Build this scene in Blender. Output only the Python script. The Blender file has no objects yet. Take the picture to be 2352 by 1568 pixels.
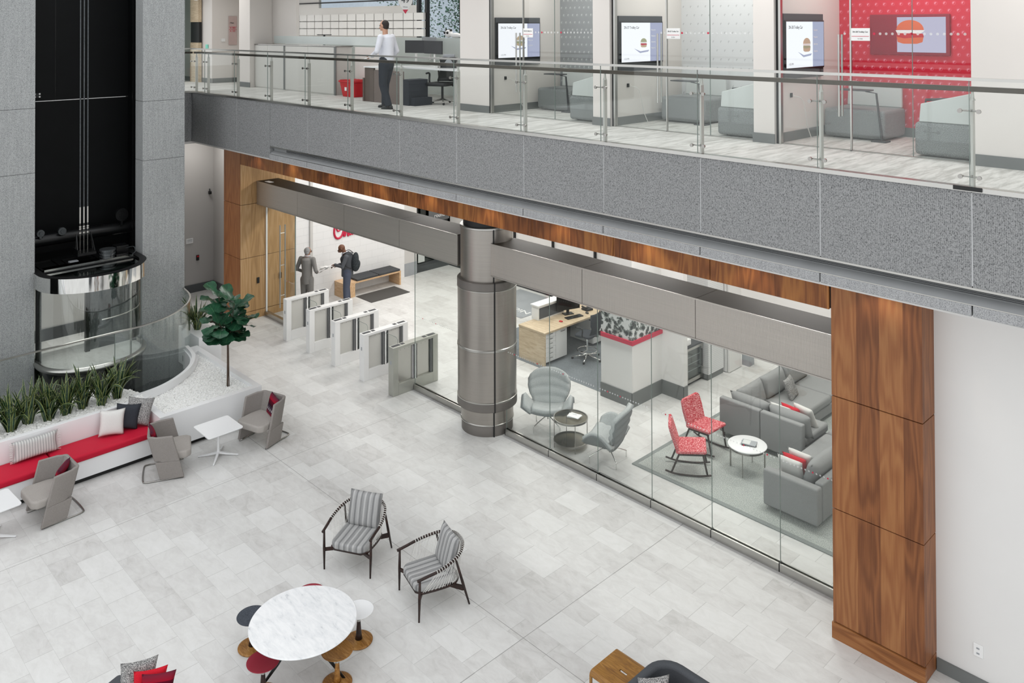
import bpy, bmesh, math, random
from mathutils import Vector, Matrix, Euler, noise
PI = math.pi; R = math.radians
random.seed(7)
SC = bpy.context.scene
COL = SC.collection

# ------------------------------------------------------------------ materials
def lin(c):
    return tuple((x / 12.92 if x <= .04045 else ((x + .055) / 1.055) ** 2.4) for x in c)
def H(h):
    return lin(tuple(int(h[i:i+2], 16) / 255 for i in (0, 2, 4))) + (1,)
class NT:
    def __init__(s, name):
        s.m = bpy.data.materials.new(name); s.m.use_nodes = True
        s.t = s.m.node_tree; s.t.nodes.clear()
        s.out = s.t.nodes.new('ShaderNodeOutputMaterial')
    def n(s, typ, ins=None, **props):
        nd = s.t.nodes.new(typ)
        for k, v in props.items(): setattr(nd, k, v)
        for k, v in (ins or {}).items():
            if isinstance(v, bpy.types.NodeSocket): s.t.links.new(v, nd.inputs[k])
            else: nd.inputs[k].default_value = v
        return nd
    def math(s, op, a, b=None, c=None):
        ins = {0: a}
        if b is not None: ins[1] = b
        if c is not None: ins[2] = c
        return s.n('ShaderNodeMath', ins, operation=op).outputs[0]
    def xyz(s, vec=None):
        if vec is None: vec = s.obj()
        return s.n('ShaderNodeSeparateXYZ', {0: vec}).outputs
    def comb(s, x, y, z): return s.n('ShaderNodeCombineXYZ', {0: x, 1: y, 2: z}).outputs[0]
    def obj(s): return s.n('ShaderNodeTexCoord').outputs['Object']
    def pos(s): return s.n('ShaderNodeNewGeometry').outputs['Position']
    def map(s, vec, scale=(1, 1, 1), rot=(0, 0, 0)):
        return s.n('ShaderNodeMapping', {'Vector': vec, 'Scale': scale, 'Rotation': rot}).outputs[0]
    def noise(s, vec, scale, detail=3, rough=.55, dist=0):
        return s.n('ShaderNodeTexNoise', {'Vector': vec, 'Scale': scale, 'Detail': detail, 'Roughness': rough, 'Distortion': dist}).outputs['Fac']
    def ramp(s, fac, stops):
        nd = s.n('ShaderNodeValToRGB', {0: fac}); e = nd.color_ramp.elements
        while len(e) < len(stops): e.new(.5)
        for i, (p, c) in enumerate(stops): e[i].position = p; e[i].color = c
        return nd.outputs[0]
    def mix(s, f, a, b, blend='MIX'):
        nd = s.n('ShaderNodeMix', data_type='RGBA', blend_type=blend)
        for i, v in ((0, f), (6, a), (7, b)):
            if isinstance(v, bpy.types.NodeSocket): s.t.links.new(v, nd.inputs[i])
            else: nd.inputs[i].default_value = v
        return nd.outputs[2]
    def bsdf(s, col, rough=.5, metal=0, bump=None, bs=.3, spec=.5, emis=None, es=0, coat=0):
        ins = {'Base Color': col, 'Roughness': rough, 'Metallic': metal, 'Specular IOR Level': spec}
        if coat: ins['Coat Weight'] = coat
        if emis is not None: ins['Emission Color'] = emis; ins['Emission Strength'] = es
        if bump is not None:
            ins['Normal'] = s.n('ShaderNodeBump', {'Height': bump, 'Strength': bs, 'Distance': .01}).outputs[0]
        b = s.n('ShaderNodeBsdfPrincipled', ins)
        s.t.links.new(b.outputs[0], s.out.inputs[0]); return s.m
M = {}
def plain(name, hexc, rough=.5, metal=0, var=.06, scale=3, **k):
    t = NT(name); c = H(hexc)
    f = t.noise(t.obj(), scale)
    d = tuple(max(0, x * (1 - var)) for x in c[:3]) + (1,); l = tuple(min(1, x * (1 + var)) for x in c[:3]) + (1,)
    M[name] = t.bsdf(t.ramp(f, [(.3, d), (.7, l)]), rough, metal, **k); return M[name]
def fabric(name, c1, c2, scale=260, rough=.9, stretch=(1, 1, 1), bs=.25, ramp=(.38, .62)):
    t = NT(name); v = t.map(t.obj(), stretch)
    f = t.noise(v, scale, 2, .7)
    g = t.noise(t.obj(), 6, 2)
    col = t.mix(t.math('MULTIPLY', g, .35), t.ramp(f, [(ramp[0], H(c1)), (ramp[1], H(c2))]), H(c1))
    M[name] = t.bsdf(col, rough, bump=f, bs=bs, spec=.2); return M[name]
def granite(name, c1, c2, c3, scale=55, joints=None):
    t = NT(name); o = t.pos(); x, y, z = t.xyz(o)
    f = t.noise(o, scale, 2, .75)
    big = t.noise(o, 1.3, 3)
    streak = t.noise(t.map(o, (26, 26, 1.0)), 1.5, 2)
    col = t.ramp(f, [(.36, H(c1)), (.46, H(c2)), (.66, H(c3))])
    col = t.mix(t.math('MULTIPLY', big, .35), col, H(c2))
    col = t.mix(.12, col, t.ramp(streak, [(.35, H(c1)), (.65, H(c3))]))
    M[name] = t.bsdf(col, .85, bump=f, bs=.25, spec=.2); return M[name]
def wood(name, cs, plank=.24, rough=.42, gs=1.0, horiz=False, coat=.0):
    """vertical veneer: tone per leaf, long grain and cathedral figure"""
    t = NT(name); o = t.pos(); x, y, z = t.xyz(o)
    u = t.math('ADD', x, t.math('MULTIPLY', y, .93))
    if horiz: u, z = z, u
    pk = t.math('FLOOR', t.math('DIVIDE', u, plank))
    rnd = t.n('ShaderNodeTexWhiteNoise', {'W': pk}, noise_dimensions='1D').outputs[0]
    v = t.comb(t.math('ADD', u, t.math('MULTIPLY', rnd, 9)), 0., t.math('MULTIPLY', z, .12 * gs))
    warp = t.noise(v, 3.2, 2, .5)
    rings = t.math('SINE', t.math('ADD', t.math('MULTIPLY', warp, 62), t.math('MULTIPLY', u, 14)))
    rings = t.math('MULTIPLY', t.math('ADD', rings, 1), .5)
    fine = t.noise(t.comb(t.math('MULTIPLY', u, 90), 0., t.math('MULTIPLY', z, 2.2)), 1, 3, .6)
    a = t.math('ADD', t.math('MULTIPLY', rings, .20), t.math('MULTIPLY', fine, .48))
    a = t.math('ADD', a, t.math('MULTIPLY', rnd, .32))
    col = t.ramp(a, [(.22, H(cs[0])), (.5, H(cs[1])), (.8, H(cs[2]))])
    M[name] = t.bsdf(col, rough, bump=fine, bs=.06, spec=.35, coat=coat); return M[name]
def solidwood(name, cs, rough=.4, scale=(2, 14, 14)):
    t = NT(name); o = t.map(t.obj(), scale)
    f = t.noise(o, 1.6, 3, .6, 1.2)
    M[name] = t.bsdf(t.ramp(f, [(.3, H(cs[0])), (.52, H(cs[1])), (.74, H(cs[2]))]), rough, spec=.35); return M[name]
def steel(name, c1, rough=.34, flute=0, fr=100, metal=.75):
    t = NT(name); o = t.pos(); x, y, z = t.xyz(o)
    f = t.noise(t.map(o, (1.2, 1.2, 140)), 1, 2)
    bump = f; bs = .05
    if flute:
        g = t.math('SINE', t.math('MULTIPLY', x, flute)); bump = g; bs = .16
    col = t.mix(.35, H(c1), t.ramp(f, [(.3, tuple(v * .75 for v in H(c1)[:3]) + (1,)), (.7, H(c1))]))
    M[name] = t.bsdf(col, rough, metal, bump=bump, bs=bs); return M[name]
def glass(name, tint, refl=1.0, rough=.0, base=.0, emit=None):
    t = NT(name)
    fc = t.n('ShaderNodeLayerWeight', {'Blend': .5}).outputs['Facing']
    fr = t.math('ADD', .04, t.math('MULTIPLY', t.math('POWER', fc, 5), .96))
    tr = t.n('ShaderNodeBsdfTransparent', {0: tint}).outputs[0]
    gl = t.n('ShaderNodeBsdfGlossy', {'Color': (.93, .96, .95, 1), 'Roughness': rough}).outputs[0]
    f = t.math('ADD', t.math('MULTIPLY', fr, refl), base)
    mx = t.n('ShaderNodeMixShader', {0: f, 1: tr, 2: gl})
    t.t.links.new(mx.outputs[0], t.out.inputs[0]); M[name] = t.m; return t.m
def emit(name, col, s):
    t = NT(name); e = t.n('ShaderNodeEmission', {0: col, 1: s}); t.t.links.new(e.outputs[0], t.out.inputs[0]); M[name] = t.m

granite('granite', '6b6e6e', '999c9c', 'b5b7b7', 92)
granite('stone', '565758', '818283', 'a0a1a1', 70)
granite('stone_ledge', '66686a', '949596', 'b2b3b4', 105)
# perforated panel stone: rows of short vertical pits
t = NT('face_stone'); o = t.pos(); x, y, z = t.xyz(o)
f = t.noise(o, 84, 2, .8)
rows = t.noise(t.comb(t.math('MULTIPLY', x, 95), 0., t.math('MULTIPLY', z, 36)), 1, 2, .8)
stri = t.math('MULTIPLY', t.math('ADD', t.math('SINE', t.math('MULTIPLY', x, 330)), 1), .5)
a = t.math('ADD', t.math('MULTIPLY', f, .62), t.math('MULTIPLY', rows, .38))
a = t.math('ADD', a, t.math('MULTIPLY', stri, .05))
big = t.noise(o, 1.6, 3)
col = t.ramp(a, [(.40, H('434445')), (.475, H('7b7c7d')), (.62, H('9b9c9c'))])
col = t.mix(t.math('MULTIPLY', big, .22), col, H('7c7d7d'))
M['face_stone'] = t.bsdf(col, .9, bump=a, bs=.3, spec=.15)
wood('walnut', ('6b4128', '8c5936', 'a27046'), plank=.27)
wood('walnut_skirt', ('5e371c', '8d5a33', 'a9764a'), plank=.4, horiz=True)
wood('oak_panel', ('94724d', 'b08c61', 'c2a079'), plank=.22)
wood('fascia_wood', ('5a3219', '84502a', 'a8703b'), plank=.30)
solidwood('desk_wood', ('b5a085', 'c6b397', 'd6c6ac'))
solidwood('bench_wood', ('c09a72', 'd0ae88', 'dcbf9d'))
solidwood('stool_wood', ('6b431c', '97692f', 'b58a52'), .45, (3, 16, 16))
solidwood('darkwood', ('1a1210', '2b1d19', '40251e'), .35)
solidwood('plywood', ('76512a', '93682f', 'a87c42'), .4, (3, 20, 20))
steel('steel', 'c2bdb6', .36)
steel('steel_flute', 'bcb7b0', .40, flute=300)
steel('steel_col', 'a5a09a', .32, metal=.9)
plain('chrome', 'e8e8e6', .06, 1, .01)
plain('brushed', 'b9b8b4', .28, 1, .03)
plain('nickel', '9c9a96', .22, 1, .03)
plain('bronze_top', '2a2116', .6, .1, .1, 2, spec=.25)
plain('joint_light', 'b9babb', .8)
plain('slot_grey', '8d8f90', .6)
plain('slot_blade', '5e6061', .6)
plain('gate_steel', 'aaaba4', .35, .5)
plain('hand_bronze', '4a443c', .35, .6, .1)
plain('ring_grey', '75716d', .5, .6, .05)
plain('black', '0b0c0d', .5, 0, .2, 8)
plain('black_shaft', '040607', .6, 0, .3, 2, spec=.2)
plain('black_metal', '141516', .3, .3, .1)
plain('machine', '55595b', .4, .7, .2, 20)
plain('dark_grey', '3d3f42', .7)
plain('skirting', '6d706f', .6)
plain('skirt_dark', '55585a', .6)
plain('white_wall', 'dedddb', .7, 0, .015, 1)
plain('grey_wall', 'c9c7c4', .7, 0, .02, 1)
plain('lobby_wall', 'b7b4b1', .7, 0, .02, 1)
plain('warm_wall', 'd8d3ce', .7, 0, .02, 1)
plain('white_paint', 'e4e4e3', .45, 0, .01, 2)
plain('white_solid', 'e6e7e8', .3, 0, .01, 2)
plain('locker', 'c5c4bf', .5, 0, .01)
plain('frosted', 'cdd5d2', .3, 0, .02)
plain('sage', 'cccfcd', .6, 0, .02)
plain('green_glass_edge', '74807b', .3)
plain('red_plastic', 'c1121f', .4, 0, .04)
plain('red_paint', 'c42043', .45, 0, .02)
plain('red_dark', '8c0f2a', .5)
plain('bin_grey', '9a9ea2', .5)
plain('white_cord', 'dddcd8', .7)
plain('leafdark', '17392a', .35, 0, .35, 9)
plain('bark', '4a3a2e', .8, 0, .2, 20)
plain('skin_dark', '6a4430', .55, 0, .06, 12)
plain('skin_tan', '9c6f55', .55, 0, .06, 12)
plain('skin_light', 'b98e76', .55, 0, .06, 12)
plain('hair_grey', '8b8b8b', .8, 0, .2, 30)
plain('hair_dark', '2a2320', .8, 0, .2, 30)
plain('shirt_white', 'd9dbe2', .8)
plain('paper', 'e9e9e8', .6, 0, .03)
plain('panda_white', 'eeeeee', .8)
plain('plush_orange', 'b8713c', .9)
plain('teal_glow', '7fd6c0', .4)
plain('grey_carpet_edge', '8b908e', .9)
fabric('suit_grey', '4a4c50', '5e6166', 300)
fabric('suit_light', '716f6d', '8b8986', 300)
fabric('denim', '474c5a', '5c6273', 300)
fabric('pack', '24282b', '44494c', 60)
fabric('slacks', '272a30', '3a3e46', 300)
fabric('tub_felt', '98938e', 'b1aca7', 330)
fabric('tub_outer', '7c7773', '9f9a96', 300)
fabric('red_seat', 'b0122d', 'cf1d3c', 300, .55)
fabric('red_throw', 'b5182b', 'd4202f', 200)
fabric('sofa_grey', '878888', '999a9a', 240)
fabric('sofa_dark', '45484c', '595c60', 300)
fabric('charcoal', '2b2e34', '3f434a', 300)
fabric('white_cushion', 'cfcecb', 'e2e1de', 250)
fabric('speckle', '4a4a4b', 'c4c3c1', 120, ramp=(.42, .58))
fabric('lounge_grey', 'a3a7a7', 'c3c6c6', 130, stretch=(1, 1, 1))
fabric('shell_grey', '7b7f80', '808486', 240)
fabric('seat_grey', '6f7272', 'a3a6a6', 110)
fabric('grey_mat', '4c4b49', '5d5b59', 300)
fabric('carpet_blue', '6e7479', '848a8e', 60)
fabric('rug_dark', '7d8381', '949a98', 120)
fabric('felt_stool', '2f333b', '5b6169', 180)
fabric('mesh_black', '303338', '454950', 300)
# striped cushions
def stripes(name, c1, c2, axis=0, freq=46, scale=1, noisef=60):
    t = NT(name); o = t.obj(); s = t.xyz(o)
    n = t.noise(o, 3, 2)
    w = t.math('SINE', t.math('ADD', t.math('MULTIPLY', s[axis], freq), t.math('MULTIPLY', n, 2.5)))
    w2 = t.math('SINE', t.math('MULTIPLY', s[axis], freq * 2.3))
    f = t.noise(o, noisef * 4, 2, .7)
    a = t.math('ADD', t.math('MULTIPLY', w, .18), t.math('MULTIPLY', w2, .08))
    a = t.math('ADD', t.math('ADD', a, .28), t.math('MULTIPLY', f, .45))
    M[name] = t.bsdf(t.ramp(a, [(.2, H(c1)), (.8, H(c2))]), .9, bump=f, bs=.2, spec=.2)
stripes('stripe_cushion', '6d6e6f', 'b9b9b8', 0, 72)
stripes('stripe_pillow', '8f9090', 'd6d5d2', 0, 160)
# red chair weave with white flecks
t = NT('red_weave'); o = t.obj()
f = t.noise(t.map(o, (16, 90, 90)), 1.6, 1, .4)
M['red_weave'] = t.bsdf(t.ramp(f, [(.52, H('b8323f')), (.57, H('e3a9a9'))]), .9, bump=f, bs=.2, spec=.15)
# patterned burgundy knit pillow
t = NT('knit'); o = t.obj(); x, y, z = t.xyz(o)
band = t.math('FRACT', t.math('MULTIPLY', z, 7.5))
dia = t.math('ADD', t.math('ABSOLUTE', t.math('SUBTRACT', t.math('FRACT', t.math('MULTIPLY', x, 16)), .5)), t.math('ABSOLUTE', t.math('SUBTRACT', band, .5)))
col = t.ramp(t.math('FRACT', t.math('MULTIPLY', z, 3.7)), [(.0, H('20131b')), (.34, H('5b0e22')), (.36, H('97142a')), (.7, H('3a2a38'))])
isd = t.math('LESS_THAN', dia, .28)
selb = t.math('LESS_THAN', t.math('FRACT', t.math('ADD', t.math('MULTIPLY', z, 3.75), .3)), .4)
col = t.mix(t.math('MULTIPLY', t.math('MULTIPLY', isd, selb), .7), col, H('c9c3c4'))
M['knit'] = t.bsdf(col, .95, spec=.1)
# floor tiles
t = NT('marble_tiles'); o = t.pos(); x, y, z = t.xyz(o)
P_ = .73
yy = t.math('DIVIDE', t.math('ADD', y, .08), P_); fl = t.math('FLOOR', yy); fr = t.math('FRACT', yy)
lo = t.math('MINIMUM', t.math('MULTIPLY', fr, .5 / .425), .5)
hi = t.math('MULTIPLY', t.math('MAXIMUM', t.math('SUBTRACT', fr, .425), 0), .5 / .575)
y2 = t.math('MULTIPLY', t.math('ADD', fl, t.math('ADD', lo, hi)), 2.0)
bv = t.comb(t.math('DIVIDE', t.math('ADD', x, 7.33), 1.0), y2, 0.)
br = t.n('ShaderNodeTexBrick', {'Vector': bv, 'Color1': (0, 0, 0, 1), 'Color2': (1, 1, 1, 1), 'Mortar': (.5, .5, .5, 1), 'Scale': 1.0, 'Mortar Size': .004, 'Mortar Smooth': .0, 'Bias': 0., 'Brick Width': .594, 'Row Height': 1.0}, offset=.37, offset_frequency=2)
vein = t.noise(t.map(o, (1, 2.0, 1), (0, 0, .3)), 4.2, 10, .70, .7)
bigv = t.noise(t.map(o, (1, 1.8, 1), (0, 0, .5)), 1.1, 4, .6, .4)
tone = t.math('ADD', t.math('MULTIPLY', br.outputs['Color'], .30), t.math('ADD', t.math('MULTIPLY', vein, .80), t.math('MULTIPLY', bigv, .25)))
col = t.ramp(tone, [(.36, H('b6b5b2')), (.54, H('cac9c7')), (.76, H('d6d6d4')), (1.0, H('dededd'))])
jm = t.math('MAXIMUM', t.math('LESS_THAN', t.math('ABSOLUTE', t.math('SUBTRACT', t.math('PINGPONG', t.math('ADD', x, 7.335), 2.935), 0)), .004), t.math('LESS_THAN', t.math('ABSOLUTE', t.math('SUBTRACT', y, 7.28)), .004))
col = t.mix(t.math('MULTIPLY', br.outputs['Fac'], .38), col, H('8e8e8c'))
col = t.mix(t.math('MULTIPLY', jm, .7), col, H('6f6f6e'))
M['marble_tiles'] = t.bsdf(col, .42, spec=.35)
# upstairs carpet
t = NT('carpet'); o = t.pos()
f = t.noise(t.map(o, (9, 1.3, 1), (0, 0, .5)), 1.3, 4, .7, .3)
g = t.noise(o, 90, 2, .7)
col = t.mix(.25, t.ramp(f, [(.38, H('a9a8a3')), (.5, H('c9c8c4')), (.62, H('dbdad6'))]), t.ramp(g, [(.3, H('a09f9b')), (.7, H('e0dfdb'))]))
M['carpet'] = t.bsdf(col, .95, spec=.1)
# lounge rug
t = NT('rug'); o = t.pos()
g = t.noise(o, 75, 3, .8); f = t.noise(o, 9, 3)
M['rug'] = t.bsdf(t.mix(t.math('MULTIPLY', f, .3), t.ramp(g, [(.38, H('858b88')), (.52, H('b2b7b3')), (.66, H('d5d8d3'))]), H('9aa09d')), .95, bump=g, bs=.4, spec=.1)
# white brick wall tiles
def bricks(name, c, cm, w, h, ms=.004, rough=.5):
    t = NT(name); o = t.pos(); x, y, z = t.xyz(o)
    br = t.n('ShaderNodeTexBrick', {'Vector': t.comb(t.math('ADD', x, y), z, 0.), 'Color1': H(c), 'Color2': H(c), 'Mortar': H(cm), 'Scale': 1.0, 'Mortar Size': ms, 'Mortar Smooth': .2, 'Brick Width': w, 'Row Height': h})
    M[name] = t.bsdf(br.outputs['Color'], rough, bump=t.math('SUBTRACT', 1, br.outputs['Fac']), bs=.4)
bricks('white_brick', 'e6e6e6', 'd8d8d8', .40, .2)
# logo-dot wallpapers
def dotpaper(name, base, dot, sx, sz, r=.2, ring=True, offs=.5):
    t = NT(name); o = t.pos(); x, y, z = t.xyz(o)
    zz = t.math('DIVIDE', z, sz); row = t.math('FLOOR', zz)
    xx = t.math('ADD', t.math('DIVIDE', x, sx), t.math('MULTIPLY', t.math('MODULO', row, 2), offs))
    fx = t.math('SUBTRACT', t.math('FRACT', xx), .5); fz = t.math('MULTIPLY', t.math('SUBTRACT', t.math('FRACT', zz), .5), sz / sx)
    d = t.math('SQRT', t.math('ADD', t.math('MULTIPLY', fx, fx), t.math('MULTIPLY', fz, fz)))
    rg = t.math('MULTIPLY', t.math('LESS_THAN', t.math('ABSOLUTE', t.math('SUBTRACT', d, r)), .022), .45 if ring else 0.)
    ins = t.math('MULTIPLY', t.math('LESS_THAN', t.math('ABSOLUTE', t.math('SUBTRACT', d, r * .42)), r * .24), t.math('LESS_THAN', t.math('ADD', fx, t.math('MULTIPLY', fz, -.6)), r * .12))
    M[name] = t.bsdf(t.mix(t.math('MAXIMUM', rg, ins), H(base), H(dot)), .45)
dotpaper('paper_red', 'd0022f', 'e88fa4', .118, .102)
dotpaper('paper_grey', '8b8e90', 'c9cbcc', .118, .145)
dotpaper('paper_white', 'd9dadb', 'b9babb', .15, .15, ring=False)
# camouflage-like blossom mural in grey
t = NT('mural'); o = t.pos()
v1 = t.n('ShaderNodeTexVoronoi', {'Vector': t.mix(.12, o, t.n('ShaderNodeTexNoise', {'Vector': o, 'Scale': 6.}).outputs['Color']), 'Scale': 11.}).outputs['Distance']
n1 = t.noise(o, 9, 4, .7, 1.5)
a = t.math('ADD', t.math('MULTIPLY', v1, .5), t.math('MULTIPLY', n1, .7))
M['mural'] = t.bsdf(t.ramp(a, [(.50, H('2f3334')), (.56, H('5f6663')), (.62, H('8a918d')), (.66, H('d4d6d5'))]), .5)
# snake plant leaf: green with cream margins, margins via UV x
t = NT('snake_leaf'); uv = t.n('ShaderNodeTexCoord').outputs['UV']; u, v, _ = t.xyz(uv)
edge = t.math('GREATER_THAN', t.math('ABSOLUTE', t.math('SUBTRACT', u, .5)), .36)
n = t.noise(t.map(t.obj(), (1, 1, 14)), 4, 3)
M['snake_leaf'] = t.bsdf(t.mix(t.math('MULTIPLY', edge, .8), t.ramp(n, [(.35, H('10281a')), (.65, H('2f4a31'))]), H('9aa35f')), .35)
# ficus leaf with pale veins via UV
t = NT('ficus_leaf'); uv = t.n('ShaderNodeTexCoord').outputs['UV']; u, v, _ = t.xyz(uv)
du = t.math('ABSOLUTE', t.math('SUBTRACT', u, .5))
mid = t.math('LESS_THAN', du, .012)
ven = t.math('LESS_THAN', t.math('FRACT', t.math('SUBTRACT', t.math('MULTIPLY', v, 7), t.math('MULTIPLY', du, 5))), .07)
n = t.noise(t.obj(), 9, 3)
col = t.ramp(n, [(.3, H('173c2b')), (.7, H('2a5a3f'))])
M['ficus_leaf'] = t.bsdf(t.mix(t.math('MULTIPLY', t.math('MAXIMUM', mid, t.math('MULTIPLY', ven, .6)), .6), col, H('5f8f62')), .32)
# carrara table top
t = NT('carrara'); o = t.obj()
n = t.noise(t.map(o, (1, 3.2, 1), (0, 0, .2)), 5, 8, .68, .5)
M['carrara'] = t.bsdf(t.ramp(n, [(.30, H('b9bcc0')), (.40, H('dcdee0')), (.6, H('e9eaeb'))]), .25)
# louvre / seat slats
t = NT('slat_white'); z = t.xyz(t.pos())[2]
f = t.math('FRACT', t.math('MULTIPLY', z, 26))
M['slat_white'] = t.bsdf(t.ramp(f, [(0, H('a9adad')), (.2, H('dfe0e0'))]), .5, bump=f, bs=.4)
glass('glass', (.977, .987, .983, 1), .6, base=.0)
glass('glass_wall', (.965, .98, .972, 1), .7, base=.01)
glass('glass_curve', (.93, .955, .945, 1), 1.3, base=.04)
glass('glass_car', (.88, .92, .90, 1), 1.5, base=.07)
glass('glass_smoke', (.42, .40, .34, 1), 1.0, base=.02)
glass('glass_dark', (.22, .30, .27, 1), 1.2, base=.04)
glass('screen_clear', (.8, .84, .83, 1), 1., base=.05)
t = NT('dot_frost'); a_ = t.n('ShaderNodeBsdfTransparent').outputs[0]; b_ = t.n('ShaderNodeBsdfDiffuse', {'Color': H('dfe0df')}).outputs[0]; mx_ = t.n('ShaderNodeMixShader', {0: .6, 1: a_, 2: b_}); t.t.links.new(mx_.outputs[0], t.out.inputs[0]); M['dot_frost'] = t.m
emit('screen_white', (.93, .95, 1, 1), 1.05)
emit('screen_side', (.42, .45, .62, 1), .9)
emit('screen_soft', (.62, .60, .78, 1), .8)
emit('lamp', (1, .96, .9, 1), 6)

# ------------------------------------------------------------------ mesh builder
class MB:
    def __init__(s): s.b = bmesh.new(); s.uv = None
    def vs(s, pts): return [s.b.verts.new(p) for p in pts]
    def face(s, vs):
        try: return s.b.faces.new(vs)
        except ValueError: return None
    def box(s, x0, x1, y0, y1, z0, z1, m=None):
        v = s.vs([Vector(p) if m is None else m @ Vector(p) for p in ((x0,y0,z0),(x1,y0,z0),(x1,y1,z0),(x0,y1,z0),(x0,y0,z1),(x1,y0,z1),(x1,y1,z1),(x0,y1,z1))])
        for f in ((0,3,2,1),(4,5,6,7),(0,1,5,4),(1,2,6,5),(2,3,7,6),(3,0,4,7)): s.face([v[i] for i in f])
        return s
    def loft(s, loops, cap=True, closed=True):
        rs = [s.vs(l) for l in loops]; n = len(rs[0])
        for a, b in zip(rs, rs[1:]):
            for i in range(n if closed else n - 1):
                j = (i + 1) % n; s.face([a[i], a[j], b[j], b[i]])
        if cap and closed: s.face(rs[0][::-1]); s.face(rs[-1])
        return s
    def prism(s, poly, z0, z1):
        return s.loft([[(x, y, z0) for x, y in poly], [(x, y, z1) for x, y in poly]])
    def tube(s, pts, r, n=8, closed=False, cap=True, flat=1):
        pts = [Vector(p) for p in pts]; m = len(pts)
        rr = r if isinstance(r, (list, tuple)) else [r] * m
        rings = []; up = None
        for i in range(m):
            if closed: d = pts[(i+1) % m] - pts[i-1]
            else: d = pts[min(i+1, m-1)] - pts[max(i-1, 0)]
            d = d.normalized() if d.length > 1e-9 else Vector((0, 0, 1))
            if up is None:
                up = Vector((0, 0, 1)) if abs(d.z) < .9 else Vector((1, 0, 0))
            a = d.cross(up)
            if a.length < 1e-6: a = d.cross(Vector((0, 1, 0)))
            a.normalize(); up = a.cross(d).normalized()
            rings.append(s.vs([pts[i] + a * math.cos(k*2*PI/n) * rr[i] + up * math.sin(k*2*PI/n) * rr[i] * flat for k in range(n)]))
        for i in range(m if closed else m - 1):
            A, B = rings[i], rings[(i+1) % m]
            for k in range(n): s.face([A[k], A[(k+1) % n], B[(k+1) % n], B[k]])
        if cap and not closed: s.face(rings[0][::-1]); s.face(rings[-1])
        return s
    def cyl(s, c, r, z0, z1, n=32): return s.lathe([(r, z0), (r, z1)], c, n)
    def lathe(s, prof, c=(0, 0), n=32, cap=True):
        rs = []
        for r, z in prof:
            if r < 1e-5: rs.append([s.b.verts.new((c[0], c[1], z))])
            else: rs.append(s.vs([(c[0] + r*math.cos(k*2*PI/n), c[1] + r*math.sin(k*2*PI/n), z) for k in range(n)]))
        for A, B in zip(rs, rs[1:]):
            for k in range(n):
                j = (k+1) % n
                if len(A) == 1 and len(B) == 1: continue
                if len(A) == 1: s.face([A[0], B[j], B[k]])
                elif len(B) == 1: s.face([A[k], A[j], B[0]])
                else: s.face([A[k], A[j], B[j], B[k]])
        if cap:
            if len(rs[0]) > 1: s.face(rs[0][::-1])
            if len(rs[-1]) > 1: s.face(rs[-1])
        return s
    def ball(s, c, r, m=None, seg=16, ring=10):
        if not isinstance(r, (tuple, list)): r = (r, r, r)
        mat = Matrix.Translation(c) @ (m or Matrix()) @ Matrix.Diagonal((*r, 1))
        bmesh.ops.create_uvsphere(s.b, u_segments=seg, v_segments=ring, radius=1, matrix=mat); return s
    def capsule(s, pts, rr, n=14):
        """tapered limb with round ends"""
        s.tube(pts, rr, n)
        for p, r in zip(pts, rr): s.ball(p, r, seg=14, ring=8)
        return s
    def pillow(s, w, h, d, m=None, n=14, pinch=.10):
        """plump square cushion in local XZ, thickness along Y"""
        m = m or Matrix()
        g = {}
        for sd in (-1, 1):
            for i in range(n + 1):
                for j in range(n + 1):
                    u = i / n * 2 - 1; v = j / n * 2 - 1
                    e = (1 - u**4) * (1 - v**4)
                    x = u * w / 2 * (1 - pinch * (1 - v * v) * abs(u)); z = v * h / 2 * (1 - pinch * (1 - u * u) * abs(v))
                    if e < 1e-6 and sd == 1: g[(sd, i, j)] = g[(-1, i, j)]; continue
                    g[(sd, i, j)] = s.b.verts.new(m @ Vector((x, sd * d / 2 * e ** .5, z)))
        for sd in (-1, 1):
            for i in range(n):
                for j in range(n):
                    q = [g[(sd, i, j)], g[(sd, i+1, j)], g[(sd, i+1, j+1)], g[(sd, i, j+1)]]
                    s.face(q if sd < 0 else q[::-1])
        return s
    def out(s, name, mat, parent=None, bev=0, smooth=False, world=False, sub=0, seg=2, autos=None, mods=()):
        bmesh.ops.recalc_face_normals(s.b, faces=s.b.faces)
        me = bpy.data.meshes.new(name); s.b.to_mesh(me); s.b.free()
        if parent is not None and world:
            me.transform(mw(parent).inverted())
        o = bpy.data.objects.new(name, me); COL.objects.link(o)
        me.materials.append(M[mat] if isinstance(mat, str) else mat)
        if parent is not None: o.parent = parent
        if bev:
            b = o.modifiers.new('bevel', 'BEVEL'); b.width = bev; b.segments = seg; b.limit_method = 'ANGLE'; b.angle_limit = R(38)
        if sub:
            q = o.modifiers.new('sub', 'SUBSURF'); q.levels = q.render_levels = sub
        if smooth:
            if autos is None and not bev: 
                for p in me.polygons: p.use_smooth = True
            else:
                for p in me.polygons: p.use_smooth = True
                me.set_sharp_from_angle(angle=R(autos or 40))
        return o
def mw(o):
    m = Matrix.LocRotScale(o.location, o.rotation_euler, o.scale)
    return mw(o.parent) @ m if o.parent else m
def thing(name, label, cat, loc=(0, 0, 0), rz=0, group=None):
    o = bpy.data.objects.new(name, None); COL.objects.link(o); o.empty_display_size = .1
    o.location = loc; o.rotation_euler = (0, 0, rz); o['label'] = label; o['category'] = cat
    if group: o['group'] = group
    return o
def tag(o, label, cat, group=None, kind=None):
    o['label'] = label; o['category'] = cat
    if group: o['group'] = group
    if kind: o['kind'] = kind
    return o
def struct(o, label=None, cat=None):
    o['kind'] = 'structure'
    if label: o['label'] = label
    if cat: o['category'] = cat
    return o
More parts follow.
